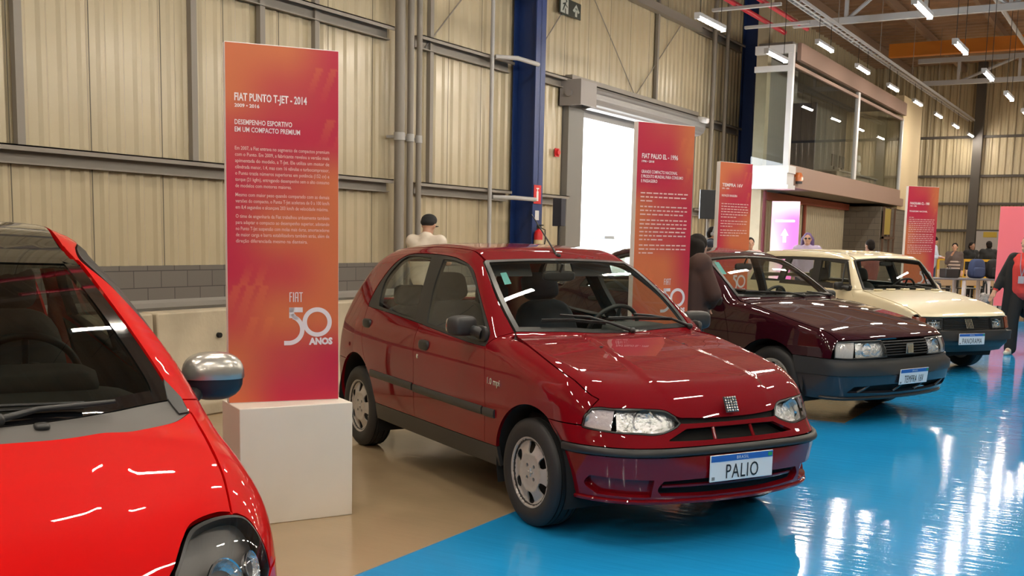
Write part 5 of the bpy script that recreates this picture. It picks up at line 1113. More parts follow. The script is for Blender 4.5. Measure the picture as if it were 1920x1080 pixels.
# ---------------------------------------------------------------- banners on plinths
def sm(t): t = np.clip(t, 0, 1); return t*t*(3-2*t)
ORG, CRI, REDO = np.array(rgb('c96a40')), np.array(rgb('b9233f')), np.array(rgb('bd4140'))
def print_grid(var):
    A = dict(o=ORG, c=CRI, r=REDO)
    rows = {'a': ['ooc', 'orc', 'rcc', 'cro', 'coo', 'cro', 'roo', 'orc', 'occ'], 'b': ['cro', 'cco', 'ccr', 'orc', 'orc', 'ooc', 'oor', 'roo', 'roo']}[var]
    return np.array([[A[k] for k in r] for r in rows])
def print_col(u, v, var):
    g = print_grid(var); R, Cn, _ = g.shape
    x = u*(Cn-1); y = v*(R-1); i = np.clip(np.floor(y).astype(int), 0, R-2); j = np.clip(np.floor(x).astype(int), 0, Cn-2)
    fy = sm(y-i)[:, None]; fx = sm(x-j)[:, None]
    c = (g[i, j]*(1-fx)+g[i, j+1]*fx)*(1-fy)+(g[i+1, j]*(1-fx)+g[i+1, j+1]*fx)*fy
    # slanted bars of the printed pattern: (u at the top, v0, v1, width), leaning left going down, fading at one end
    L = [(.80, .05, .135, .06, 0), (.93, .05, .15, .06, 0), (.90, .19, .27, .075, 0), (1.03, .20, .28, .075, 0), (.17, .60, .665, .075, 1), (.30, .60, .665, .075, 1), (.05, .665, .76, .075, 0), (.17, .665, .79, .075, 0), (.29, .665, .755, .075, 0), (.20, .755, .84, .075, 0), (.34, .755, .84, .075, 0)]
    for u0, v0, v1, w, rev in L:
        s = (v-v0)/(v1-v0); uu = u-(u0-(v-v0)*1.15)
        m = (s > 0) & (s < 1) & (uu > 0) & (uu < w); a = np.where(m, (.75*s if rev else .75*(1-s)), 0)[:, None]
        c = c*(1-a*.55)+ORG*1.12*a*.55
    return c
def attr_mat(name, rough=.4, emit=0.):
    if name in MATS: return MATS[name]
    m = bpy.data.materials.new(name); m.use_nodes = True; MATS[name] = m; nt = m.node_tree; b = nt.nodes['Principled BSDF']; b.inputs['Roughness'].default_value = rough
    a = nt.nodes.new('ShaderNodeAttribute'); a.attribute_name = 'print'; nt.links.new(a.outputs['Color'], b.inputs['Base Color'])
    if emit: nt.links.new(a.outputs['Color'], b.inputs['Emission Color']); b.inputs['Emission Strength'].default_value = emit
    return m
def print_panel(name, w, h, nx, nz, fn, m, parent, T):
    gx, gz = np.meshgrid(np.linspace(0, 1, nx+1), np.linspace(0, 1, nz+1)); u = gx.ravel(); v = gz.ravel()
    V = [T @ Vector((a*w, 0, h*(1-b))) for a, b in zip(u, v)]
    F = [(j*(nx+1)+i, (j+1)*(nx+1)+i, (j+1)*(nx+1)+i+1, j*(nx+1)+i+1) for j in range(nz) for i in range(nx)]
    me = bpy.data.meshes.new(name); me.from_pydata([tuple(p) for p in V], [], F)
    at = me.color_attributes.new('print', 'FLOAT_COLOR', 'POINT'); c = fn(u, v); at.data.foreach_set('color', np.hstack([c, np.ones((len(c), 1))]).ravel())
    return link(name, me, m, parent)
M_txt = mat('print_white', (.80, .70, .70), .45); M_logo = mat('logo_white', (.72, .66, .70), .45); M_txt2 = mat('print_pale', (.74, .46, .42), .5)
def fit_text(s, x, z, w, h, bold=0.):
    """text mesh in the XZ plane facing -Y, fitted to width w and height h from (x, z)"""
    me = text_mesh(s, .1, bold=bold, res=2); n = len(me.vertices); co = np.empty(n*3); me.vertices.foreach_get('co', co); co = co.reshape(-1, 3)
    lo, hi = co.min(0), co.max(0); sx = w/(hi[0]-lo[0]) if w else h/.1/.72; sz = h/.0729
    co[:, 0] = (co[:, 0]-lo[0])*sx+x; z0 = co[:, 1]*sz+z; co[:, 2] = z0; co[:, 1] = 0
    me.vertices.foreach_set('co', co.ravel()); return me
def join_meshes(name, L, m, parent, y):
    bm = bmesh.new()
    for me in L: bm.from_mesh(me); bpy.data.meshes.remove(me)
    me = bpy.data.meshes.new(name); bm.to_mesh(me); bm.free(); me.transform(TR(0, y, 0)); me.update()
    return link(name, me, m, parent)
def ring_strip(cx, cz, r0, r1, a0, a1, n=40):
    V = []; F = []
    for i in range(n+1):
        a = math.radians(a0+(a1-a0)*i/n); V += [(cx+r0*math.cos(a), cz+r0*math.sin(a)), (cx+r1*math.cos(a), cz+r1*math.sin(a))]
    for i in range(n): F.append((2*i, 2*i+1, 2*i+3, 2*i+2))
    return V, F
def fifty(parent, y, x0, z0, w):     # the '50' of the anniversary mark
    k = w/.245; mb = MB()
    def add(V, F): mb.add([(x0+a*k, y, z0+b*k) for a, b in V], F)
    add(*ring_strip(.168, .128, .054, .077, 0, 360, 64))                    # 0
    add(*ring_strip(.020, .090, .058, .081, 72, -90, 40))                    # bowl of the 5
    add([(-.005, .009), (.022, .009), (.022, .032), (-.005, .032)], [(0, 1, 2, 3)])
    add([(.022, .205), (.092, .205), (.092, .180), (.022, .180)], [(0, 1, 2, 3)])
    add([(.022, .205), (.048, .205), (.048, .150), (.022, .150)], [(0, 1, 2, 3)])
    add([(.022, .172), (.050, .172), (.075, .140), (.045, .146)], [(0, 1, 2, 3)])
    return mb.build('anniversary_number', M_logo, parent)
def fiat_word(parent, y, x, z, w, h):
    mb = MB(); s = w/4.0; t = s*.26
    def R(a, b, c, d): mb.add([(x+a, y, z+b), (x+c, y, z+b), (x+c, y, z+d), (x+a, y, z+d)], [(0, 1, 2, 3)])
    R(0, 0, t, h); R(0, h-t, s*.8, h); R(0, h*.5, s*.7, h*.5+t)
    R(s*1.05, 0, s*1.05+t, h)
    o = s*1.6; R(o, 0, o+t, h*.92); R(o+s*.75, 0, o+s*.75+t, h); R(o+t*.5, h-t, o+s*.95, h); R(o, h*.42, o+s*.9, h*.42+t)
    o = s*2.85; R(o, h-t, o+s*1.1, h); R(o+s*.43, 0, o+s*.43+t, h)
    return mb.build('maker_name', M_logo, parent)
def banner(loc, phi, var, title, years, heads, paras, label, plabel, nx=60, nz=190, dz=.10, dx0=.10, plinth=True):
    t = thing('info_banner', label, 'banner', (loc[0], loc[1], .602), phi, 'information banners on white plinths')
    mb = MB(); mb.box2((0, .0, 0), (.57, .055, 1.798)); mb.build('board', mat('board_white', (.74, .70, .69), .5), t, bevel=.002)
    print_panel('front_print', .566, 1.79, nx, nz, lambda u, v: print_col(u, v, var), attr_mat('banner_print', .38), t, TR(.002, -.0015, .004))
    y = -.003
    join_meshes('title', [fit_text(title, .045, 1.518, .36, .038, .0025)], M_txt, t, y)
    join_meshes('years', [fit_text(years, .045, 1.486, .122, .017, .003)], M_txt, t, y)
    join_meshes('heading', [fit_text(s, .045, 1.402-.036*i, w, .025, .0015) for i, (s, w) in enumerate(heads)], M_txt, t, y)
    z = 1.402-.036*len(heads)-.052
    for p in paras:
        L = []; bars = MB()
        for i, s in enumerate(p):
            last = i == len(p)-1
            if isinstance(s, str): L.append(fit_text(s, .045, z, .47*min(1, len(s)/52) if last else .475, .0185, .0008))
            else:
                x = .045
                while x < .045+.475*s-.02: w = rng.uniform(.02, .06); w = min(w, .52-x); bars.add([(x, y, z), (x+w, y, z), (x+w, y, z+.0105), (x, y, z+.0105)], [(0, 1, 2, 3)]); x += w+.012
            z -= .0308
        z -= .014
        if L: join_meshes('paragraph', L, M_txt2, t, y)
        if bars.v: bars.build('paragraph', M_txt2, t)
    fiat_word(t, y, .312, .518, .070, .050); fifty(t, y, .288, .285, .245)
    join_meshes('anniversary_word', [fit_text('ANOS', .412, .297, .125, .034, .006)], M_logo, t, y)
    if plinth:
        p = thing('plinth', plabel, 'plinth', (loc[0], loc[1], 0), plinth if plinth is not True else phi, 'white plinths under the banners')
        mb = MB(); mb.box2((-.0, -.12, 0), (.59, .20, .602), TR(*PO.get(label[:12], (0, 0, 0)))); mb.build('box', mat('plinth_white', (.72, .68, .61), .55, var=.03, vscale=3), p, bevel=.004)
    return t
PO = {}
P1 = [['Em 2007, a Fiat entrava no segmento de compactos premium', 'com o Punto. Em 2009, a fabricante revelou a versão mais', 'apimentada do modelo, a T-Jet. Ele utiliza um motor de', 'cilindrada menor, 1.4, mas com 16 válvulas e turbocompressor,', 'o Punto trazia números superiores em potência (152 cv) e', 'torque (21 kgfm), entregando desempenho sem o alto consumo', 'de modelos com motores maiores.'],
      ['Mesmo com maior peso quando comparado com as demais', 'versões do compacto, o Punto T-Jet acelerava de 0 a 100 km/h', 'em 8,4 segundos e alcançava 203 km/h de velocidade máxima.'],
      ['O time de engenharia da Fiat trabalhou arduamente também', 'para adaptar o compacto ao desempenho superior, adotando', 'no Punto T-Jet suspensão com molas mais duras, amortecedores', 'de maior carga e barra estabilizadora também atrás, além de', 'direção diferenciada mesmo na dianteira.']]
PO['tall orange '] = (-.005, -.0, 0)
banner((-4.017, 3.879), math.radians(54.1), 'a', 'FIAT PUNTO T-JET - 2014', '2009 • 2016', [('DESEMPENHO ESPORTIVO', .285), ('EM UM COMPACTO PREMIUM', .325)], P1,
       'tall orange and crimson banner nearest the camera, on the fully visible white plinth', 'unused', plinth=False)
p = thing('plinth', 'white box plinth under the nearest banner, beside the bright red hatchback', 'plinth', (-3.848, 3.787, 0), math.radians(61), 'white plinths under the banners')
mb = MB(); mb.box2((0, 0, 0), (.595, .325, .602)); mb.build('box', mat('plinth_white', (.72, .68, .61), .55, var=.03, vscale=3), p, bevel=.004)
banner((-3.596, 7.818), math.radians(61.2), 'b', 'FIAT PALIO EL - 1996', '1996 • 2018', [('GRANDE COMPACTO NACIONAL', .36), ('E PRODUTO MUNDIAL PARA CONSUMO', .42), ('E PASSAGEIRO', .16)], [[1, 1, .3], [1, 1, .95], [1, 1, 1, 1, 1, .5], [1, 1, .35]],
       'crimson banner in front of the bright doorway, behind the dark red hatchback', 'white plinth under the crimson banner by the doorway, hidden by the hatchback', 40, 120)
banner((-4.448, 11.962), math.radians(69), 'a', 'TEMPRA 16V', '1991 • 1999', [('INOVAÇÃO BRASILEIRA', .27)], [[1, 1, 1, 1, 1, .55], [1, 1, .45], [1, 1, .65]], 'orange and red banner behind the wine red sedan, left of the pink sign', 'white plinth under the banner behind the wine red sedan', 40, 120)
banner((-3.442, 17.504), math.radians(49), 'b', 'PANORAMA CL - 1980', '1980 • 1986', [('PIONEIRISMO NACIONAL', .33)], [[.2, 1, 1, 1, 1, 1, 1, 1], [1, 1, 1, 1, 1], [1, 1, 1, 1, .6]], 'red banner on the far side of the cream station wagon', 'white plinth under the banner beyond the cream station wagon', 40, 120)
# pink light-box sign, big pink board
t = thing('illuminated_sign', 'bright pink light-box sign with a white upward arrow under the mezzanine', 'sign', (-9.0, 28.2, .45), math.radians(25))
mb = MB(); mb.box2((0, 0, 0), (.74, .08, 2.15)); mb.build('case', M_white, t)
def pk(u, v): a, b, c = np.array(rgb('f06ac0')), np.array(rgb('f8d8cf')), np.array(rgb('f7a3d8')); k = sm(1-u*1.3-abs(v-.75)*1.2)[:, None]; j = sm(1-v*4)[:, None]; r = c+(a-c)*sm(u*1.2)[:, None]; r = r+(b-r)*k; return r+(np.array([.95, .8, .9])-r)*j*.6
print_panel('lit_face', .72, 2.12, 14, 30, pk, attr_mat('sign_light', .5, .42), t, TR(.01, -.004, .015))
mb = MB(); y = -.008
for q in ([(.37, 1.42), (.27, 1.24), (.47, 1.24)], [(.33, 1.26), (.41, 1.26), (.41, 1.06), (.33, 1.06)]): mb.add([(a, y, b) for a, b in q], [tuple(range(len(q)))])
mb.build('arrow', mat('sign_white', (1, 1, 1), .5, emit=(1, 1, 1), estr=1), t)
join_meshes('lettering', [fit_text('ESTACIONAMENTO', .12, 1.60, .5, .055, .006)], MATS['sign_white'], t, y)
t = thing('pink_board', 'large plain pink display board at the right edge behind the woman', 'board', (-2.90, 24.0, .3), 0)
mb = MB(); mb.box2((0, 0, 0), (3.4, .10, 2.02)); mb.build('panel', mat('board_pink', (.80, .16, .20), .45), t, bevel=.004); [MB().box2((a, .02, -.3), (a+.1, .4, 0)).build('foot', M_steel, t) for a in (.1, 3.2)]

# ---------------------------------------------------------------- people
def blob(name, parts, m, parent, vox=.018, it=6):
    """tapered limbs melted into one continuous surface: (p0, p1, r0, r1) or ('e', centre, radii[, rot z])"""
    mb = MB()
    for p in parts:
        if p[0] == 'e': mb.sell((0, 0, 0), [2*r for r in p[2]], 1, 18, TR(*p[1]) @ RZ(p[3] if len(p) > 3 else 0) @ (RY(p[4]) if len(p) > 4 else Matrix()))
        else:
            a, b = Vector(p[0]), Vector(p[1]); n = 7
            mb.tube([a+(b-a)*i/n for i in range(n+1)], [p[2]+(p[3]-p[2])*i/n for i in range(n+1)], 14)
            mb.sell(a, [2*p[2]]*3, 1, 14); mb.sell(b, [2*p[3]]*3, 1, 14)
    me = mb.mesh('t'); o = bpy.data.objects.new('t', me); COL.objects.link(o)
    r = o.modifiers.new('r', 'REMESH'); r.mode = 'VOXEL'; r.voxel_size = vox
    s = o.modifiers.new('s', 'SMOOTH'); s.iterations = it; s.factor = .5
    bpy.context.view_layer.update()
    me2 = bpy.data.meshes.new_from_object(o.evaluated_get(bpy.context.evaluated_depsgraph_get())); me2.name = name
    COL.objects.unlink(o); bpy.data.objects.remove(o); bpy.data.meshes.remove(me); me2.shade_smooth()
    return link(name, me2, m, parent)
M_skin = mat('skin', (.52, .29, .20), .55); M_skin2 = mat('skin_brown', (.30, .155, .10), .55); M_hair = mat('dark_hair', (.010, .0065, .005), .75, spec=.2, bump=.4, bscale=120, bdist=.004)
def person(label, loc, rz, P, cloth, hair='short', skin=M_skin, h=1.7, vox=.016, hairm=None, kit=None):
    """P: joints in metres for a 1.7 m figure facing +X. cloth: (kind, material) list"""
    t = thing('person', label, 'person', loc, rz); k = h/1.7; hairm = hairm or M_hair
    J = dict(pel=(0, 0, .93), waist=(0, 0, 1.06), chest=(0, 0, 1.25), neck=(0, 0, 1.43), head=(.02, 0, 1.585), shL=(0, .175, 1.385), shR=(0, -.175, 1.385), elL=(-.02, .23, 1.11), elR=(-.02, -.23, 1.11), haL=(.06, .24, .87), haR=(.06, -.24, .87),
             hiL=(0, .095, .91), hiR=(0, -.095, .91), knL=(.02, .10, .50), knR=(.02, -.10, .50), anL=(-.01, .10, .09), anR=(-.01, -.10, .09)); J.update({a: b for a, b in P.items() if a not in ('yaw', 'nod', 'face')})
    J = {a: Vector(b)*k for a, b in J.items()}
    H = J['head']; hd = P.get('yaw', 0.); R = RZ(hd) @ RY(P.get('nod', 0.)); hp = lambda x, y, z: H+(R @ Vector((x*k, y*k, z*k)))
    def torso(e): return [(J['pel'], J['waist'], .135*k+e, .125*k+e), (J['waist'], J['chest'], .125*k+e, .145*k+e), (J['pel']+Vector((0, .05, 0)), J['chest']+Vector((0, .06, 0)), .115*k+e, .125*k+e), (J['pel']-Vector((0, .05, 0)), J['chest']-Vector((0, .06, 0)), .115*k+e, .125*k+e), (J['chest'], J['neck'], .135*k+e, .06*k+e), (J['chest'], J['shL'], .12*k+e, .065*k+e), (J['neck']-Vector((0, 0, .035*k)), J['shL']+Vector((0, 0, -.01)), .06*k+e*.6, .062*k+e), (J['neck']-Vector((0, 0, .035*k)), J['shR']+Vector((0, 0, -.01)), .06*k+e*.6, .062*k+e), (J['chest'], J['shR'], .12*k+e, .065*k+e)]
    def arm(s, e, full=True): return [(J['sh'+s], J['el'+s], .055*k+e, .043*k+e), (J['el'+s], J['ha'+s] if full else J['el'+s].lerp(J['ha'+s], .8), .042*k+e, .030*k+e)]
    def leg(s, e, bot=0): return [(J['hi'+s], J['kn'+s], .088*k+e, .060*k+e), (J['kn'+s], J['an'+s], .058*k+e, .040*k+e+bot)]
    body = [('e', hp(0, 0, .02), (.095*k, .076*k, .105*k), hd), ('e', hp(.025, 0, -.065), (.065*k, .055*k, .06*k), hd), (J['neck'], hp(-.015, 0, -.06), .055*k, .052*k), ('e', hp(.098, 0, -.01), (.018*k, .013*k, .024*k), hd), ('e', hp(0, .078, 0), (.022*k, .010*k, .03*k), hd), ('e', hp(0, -.078, 0), (.022*k, .010*k, .03*k), hd), ('e', hp(.082, 0, -.062), (.016*k, .026*k, .010*k), hd)]
    body += torso(0)+arm('L', 0)+arm('R', 0)+leg('L', 0)+leg('R', 0)
    for s in 'LR':
        d = (J['ha'+s]-J['el'+s]).normalized(); q = J['ha'+s]; sd = d.cross(Vector((0, 0, 1))); sd = sd.normalized() if sd.length > .1 else Vector((1, 0, 0))
        body.append((q, q+d*.075*k, .032*k, .034*k))
        for i, L in enumerate((.070, .080, .075, .058)):
            b0 = q+d*.075*k+sd*(i-1.5)*.019*k; body.append((b0, b0+d*L*k*.9+Vector((0, 0, -.012*k)), .0105*k, .009*k))
        body.append((q+d*.02*k-sd*.03*k, q+d*.075*k-sd*.058*k, .012*k, .010*k))
        a = J['an'+s]; body.append((a, a+Vector((.15*k, 0, -.05*k)), .04*k, .032*k))
    blob('body', body, skin, t, vox*.75, 4)
    e = MB()
    for s in (1, -1): e.sell(hp(.083, s*.032, .022), (.018*k, .026*k, .014*k), 1, 10)
    if P.get('face', True): e.build('eyes', mat('eye_dark', (.02, .015, .012), .3), t, smooth=60)
    for kind, m in cloth:
        if kind == 'tee': blob('t_shirt', torso(.022)+[(J['sh'+s], J['sh'+s].lerp(J['el'+s], .62), .068*k, .066*k) for s in 'LR'], m, t, vox)
        elif kind == 'shirt': blob('shirt', torso(.020)+arm('L', .016, False)+arm('R', .016, False), m, t, vox)
        elif kind == 'jacket': blob('jacket', torso(.040)+arm('L', .030, False)+arm('R', .030, False)+[(J['neck'], J['neck']+Vector((0, 0, .03)), .075*k, .075*k)], m, t, vox)
        elif kind == 'trousers': blob('trousers', [(J['pel'], J['waist'], .145*k, .13*k)]+leg('L', .022, .022)+leg('R', .022, .022)+[(J['hiL'], J['hiR'], .115*k, .115*k)], m, t, vox)
        elif kind == 'shoes':
            for s in 'LR': a = J['an'+s]; blob('shoe', [(a+Vector((-.05*k, 0, -.045*k)), a+Vector((.17*k, 0, -.055*k)), .044*k, .036*k), (a, a+Vector((.08*k, 0, -.03*k)), .05*k, .042*k)], m, t, vox*.8, 3)
    hl = [('e', hp(-.018, 0, .045), (.098*k, .088*k, .095*k), hd), ('e', hp(-.05, 0, -.01), (.068*k, .082*k, .085*k), hd)]
    if hair == 'cap':
        c = blob('cap', [('e', hp(-.01, 0, .062), (.108*k, .092*k, .075*k), hd), ('e', hp(-.03, 0, .03), (.09*k, .09*k, .06*k), hd), ('e', hp(.12, 0, .035), (.07*k, .07*k, .010*k), hd)], mat('black_cap', (.012, .012, .013), .8), t, .010, 3)
    elif hair == 'long': hl += [(hp(-.05, .045, .0), hp(-.09, .07, -.30), .08*k, .07*k), (hp(-.05, -.045, .0), hp(-.09, -.07, -.30), .08*k, .07*k), (hp(-.06, 0, 0), hp(-.11, 0, -.34), .095*k, .085*k)]
    elif hair == 'tail': hl += [(hp(-.09, 0, .03), hp(-.13, .03, -.10), .035*k, .03*k), (hp(-.13, .03, -.10), hp(-.10, .09, -.28), .03*k, .015*k)]
    if hair != 'cap': blob('hair', hl, hairm, t, .010, 3)
    if kit: kit(t, J, hp, k)
    return t
cl = lambda n, c, r=.85: mat(n, c, r)
C_black, C_navy, C_jeans = cl('black_cloth', (.010, .010, .011)), cl('navy_cloth', (.015, .020, .035)), cl('jeans', (.035, .06, .13))
# man at the wall, seen from behind
person('man in white T-shirt and black cap seen from behind over the hatchback roof', (-7.45, 10.36, 0), math.radians(100), dict(nod=.35, head=(.06, 0, 1.57), elL=(.10, .24, 1.15), elR=(.10, -.24, 1.15), haL=(.28, .12, 1.18), haR=(.28, -.12, 1.18)),
       [('tee', cl('white_tee', (.72, .64, .55))), ('trousers', C_navy), ('shoes', C_black)], 'cap', h=1.73)
# brown jacket beside the wine red sedan
def bagkit(t, J, hp, k):
    pass
person('person with long dark hair in a brown jacket between the doorway banner and the sedan', (-3.43, 8.56, 0), math.radians(62), dict(nod=.3, head=(.10, .0, 1.52), neck=(.05, 0, 1.40), elL=(.06, .25, 1.13), elR=(.08, -.27, 1.12), haL=(.25, .12, 1.0), haR=(.27, .0, 1.0)),
       [('jacket', cl('brown_jacket', (.058, .026, .019))), ('trousers', C_black), ('shoes', C_black)], 'long', h=1.58)
def phones(t, J, hp, k):
    mb = MB(); mb.tube([hp(-.01, .10*math.sin(a), .02+.125*math.cos(a)) for a in np.linspace(-1.5, 1.5, 16)], .012, 8)
    for s in (1, -1): mb.sell(hp(-.01, .095*s, .0), (.06*k, .035*k, .07*k), .8, 12)
    mb.build('headphones', mat('headphone_grey', (.25, .25, .27), .5), t, smooth=60)
person('man with headphones and navy jacket left of the banner behind the sedan', (-7.25, 19.2, 0), math.radians(20), dict(nod=.25), [('jacket', C_navy), ('trousers', C_navy), ('shoes', C_black)], h=1.74, kit=phones)
person('person in pale top, partly hidden beside the precast column', (-6.62, 19.55, 0), math.radians(-60), dict(), [('tee', cl('pale_pink', (.60, .42, .40))), ('trousers', C_navy), ('shoes', C_black)], h=1.56)
def shades(t, J, hp, k):
    mb = MB(); [mb.sell(hp(.094, s*.034, .022), (.012*k, .05*k, .036*k), .7, 12) for s in (1, -1)]; mb.build('sunglasses', M_black, t, smooth=60)
person('person with purple hair and sunglasses behind the station wagon roof', (-5.7, 20.1, 0), math.radians(-75), dict(), [('jacket', cl('lilac_top', (.45, .38, .55))), ('trousers', C_jeans), ('shoes', C_black)], 'long', h=1.67, hairm=mat('purple_hair', (.10, .055, .17), .6), kit=shades)
person('small dark-haired person seen over the middle of the station wagon roof', (-4.7, 20.75, 0), math.radians(150), dict(), [('tee', cl('rust_top', (.20, .06, .05))), ('trousers', C_black), ('shoes', C_black)], h=1.57, skin=M_skin2)
person('man in pale blue shirt and jeans looking down at his hands by the far railing', (-5.75, 33.0, 0), math.radians(-20), dict(nod=.55, head=(.07, 0, 1.56), elL=(.06, .22, 1.14), elR=(.06, -.22, 1.14), haL=(.30, .08, 1.12), haR=(.30, -.08, 1.12)), [('shirt', cl('pale_blue', (.50, .57, .72))), ('trousers', C_jeans), ('shoes', C_black)], h=1.78)
def stripes(t, J, hp, k):
    mb = MB()
    for z in (.96, 1.06, 1.16): mb.lathe([(.195*k, (z-.02)*k), (.198*k, z*k), (.195*k, (z+.02)*k)], 24, SCL(.82, 1.04, 1))
    mb.build('shirt_stripe', cl('stripe_pale', (.55, .45, .40)), t, smooth=60)
person('person in striped top by the yellow railing with hand at chin', (-5.0, 32.3, 0), math.radians(-85), dict(elR=(.10, -.20, 1.12), haR=(.16, -.06, 1.36)), [('shirt', cl('stripe_dark', (.10, .075, .07))), ('trousers', C_black), ('shoes', C_black)], h=1.58, kit=stripes)
person('man in black at far railing, left of the two men in black', (-4.85, 34.3, 0), math.radians(-40), dict(), [('jacket', C_black), ('trousers', C_black), ('shoes', C_black)], h=1.62, skin=M_skin2)
person('man in black at far railing, right of the two men in black', (-4.35, 34.1, 0), math.radians(120), dict(), [('jacket', C_black), ('trousers', C_black), ('shoes', C_black)], h=1.66, skin=M_skin2)
# woman walking at the right edge
def cardigan(t, J, hp, k):
    m = cl('black_cardigan', (.009, .009, .010)); e = .034
    q = [(J['chest']+Vector((-.05, y, .08)), Vector((-.12, y*1.5, .62*k)), .115*k, .10*k) for y in (-.12, 0, .12)]
    q += [(J['chest']+Vector((.02, y, .06)), Vector((.04, y*1.25, .50*k)), .088*k, .085*k) for y in (-.165, .17)]
    q += [(J['sh'+s], J['el'+s], .092*k, .080*k) for s in 'LR']+[(J['el'+s], J['el'+s].lerp(J['ha'+s], .70), .080*k, .058*k) for s in 'LR']
    q += [(J['neck']+Vector((-.05, y, -.02)), J['sh'+s], .055*k, .092*k) for y, s in ((.05, 'L'), (-.05, 'R'))]
    blob('cardigan', q, m, t, .014, 5)
    mb = MB(); mb.tube([J['neck']+Vector((.04, .07, .02)), J['chest']+Vector((.165*k, .03, .03)), J['chest']+Vector((.19*k, 0, -.12))], .006, 6); mb.tube([J['neck']+Vector((.04, -.07, .02)), J['chest']+Vector((.165*k, -.03, .03)), J['chest']+Vector((.19*k, 0, -.12))], .006, 6); mb.build('lanyard', cl('lanyard_blue', (.25, .25, .33)), t)
    mb = MB(); mb.box(J['chest']+Vector((.195*k, 0, -.16)), (.006, .075, .10)); mb.build('name_tag', cl('tag_grey', (.42, .38, .45)), t)
person('woman in red top and long black cardigan walking at the right edge', (-1.60, 16.47, 0), math.radians(-102), dict(yaw=-.5, elR=(-.02, -.31, 1.12), haR=(.12, -.38, .885), elL=(-.08, .26, 1.12), haL=(-.10, .27, .88), knR=(.10, -.10, .50), anR=(.12, -.10, .085), knL=(-.02, .10, .49), anL=(-.20, .11, .10)),
       [('shirt', cl('coral_red_top', (.62, .05, .045))), ('trousers', C_black), ('shoes', cl('white_shoes', (.62, .55, .45)))], 'tail', h=1.64, vox=.012, kit=cardigan)
tb = thing('patterned_bag', 'small black and white patterned bag hanging beside the walking woman', 'bag', (-2.12, 16.55, .56), .4)
mb = MB(); mb.sell((0, 0, .14), (.10, .26, .28), .45, 20); mb.build('pouch', mat('zebra_cloth', (.30, .29, .29), .8, var=.95, vscale=9, stretch=(1, 1, 2)), tb, smooth=60); mb = MB(); mb.tube([(0, -.09, .26), (0, -.06, .40), (0, 0, .44), (0, .06, .40), (0, .09, .26)], .010, 6); mb.build('strap', C_black, tb)
# ---------------------------------------------------------------- things on and by the wall
t = thing('exit_sign', 'dark exit sign with running figure and white up arrow high on the wall', 'sign', (-10.09, 18.20, 5.70), PI/2)
mb = MB(); mb.box2((0, -.02, 0), (.86, .0, .30)); mb.build('plate', mat('exit_dark', (.010, .018, .012), .5), t); M_ex = mat('exit_pale', (.42, .45, .42), .5); y = -.022
mb = MB()
mb.add([(a, y, b) for a, b in [(.04, .02), (.34, .02), (.34, .28), (.04, .28)]], [(0, 1, 2, 3)]); mb.build('pictogram_field', M_ex, t)
mb = MB(); y = -.024
for q in ([(.10, .06), (.14, .06), (.24, .20), (.20, .22)], [(.20, .12), (.24, .10), (.25, .02), (.21, .02)], [(.11, .19), (.24, .225), (.24, .20), (.12, .165)], [(.23, .19), (.31, .15), (.30, .13), (.22, .17)]): mb.add([(a, y, b) for a, b in q], [(0, 1, 2, 3)])
V, F = ring_strip(.26, .25, 0, .026, 0, 360, 16); mb.add([(a, y, b) for a, b in V], F); mb.build('running_figure', MATS['exit_dark'], t)
mb = MB(); y = -.022
for q in ([(.66, .26), (.52, .13), (.58, .10), (.66, .17), (.74, .10), (.80, .13)], [(.62, .19), (.70, .19), (.70, .03), (.62, .03)]): mb.add([(a, y, b) for a, b in q], [tuple(range(len(q)))])
mb.build('arrow', M_ex, t)
M_red = mat('signal_red', (.60, .012, .018), .4)
def sgn(name, label, cat, loc, w, h, m): t = thing(name, label, cat, loc, PI/2); mb = MB(); mb.box2((-w/2, -.006, 0), (w/2, 0, h)); mb.build('plate', m, t, bevel=.002); return t
t = sgn('extinguisher_sign', 'red fire extinguisher sign with white cylinder symbol on the blue column', 'sign', (-9.672, 16.83, 2.09), .26, .33, M_red)
mb = MB(); y = -.008
for q in ([(-.04, .05), (.03, .05), (.03, .22), (-.04, .22)], [(-.02, .22), (.01, .22), (.01, .26), (-.02, .26)], [(-.05, .26), (.05, .26), (.05, .28), (-.05, .28)]): mb.add([(a, y, b) for a, b in q], [(0, 1, 2, 3)])
mb.build('symbol', M_white, t)
sgn('notice_plate', 'small white notice on the blue column under the red sign', 'sign', (-9.672, 16.83, 1.80), .14, .17, M_white)
t = thing('fire_extinguisher', 'red fire extinguisher with pale label hanging on the blue column', 'extinguisher', (-9.60, 16.78, 1.15))
mb = MB(); mb.lathe([(0, 0), (.07, .005), (.08, .03), (.08, .40), (.06, .46), (.025, .48), (.025, .50), (0, .50)], 24); mb.build('cylinder', M_red, t, smooth=50)
mb = MB(); mb.lathe([(.0815, .08), (.0815, .30)], 24); mb.build('label', mat('ext_label', (.62, .50, .30), .5), t, smooth=50)
mb = MB(); mb.box2((-.03, -.02, .50), (.03, .02, .55)); mb.box2((-.02, -.015, .55), (.10, .015, .57)); mb.tube([(.02, .02, .52), (.10, .06, .48), (.11, .06, .30), (.09, .05, .15)], .011, 8); mb.build('valve_and_hose', M_black, t)
t = thing('wall_alarm', 'tiny red alarm button on the corrugated sheet left of the doorway', 'alarm', (-10.12, 18.33, 3.12)); mb = MB(); mb.lathe([(0, .05), (.05, .05), (.07, 0)], 14, RY(PI/2)); mb.build('button', M_red, t); mb = MB(); mb.box2((-.01, -.08, -.08), (.01, .08, .08)); mb.build('back_plate', M_red, t)
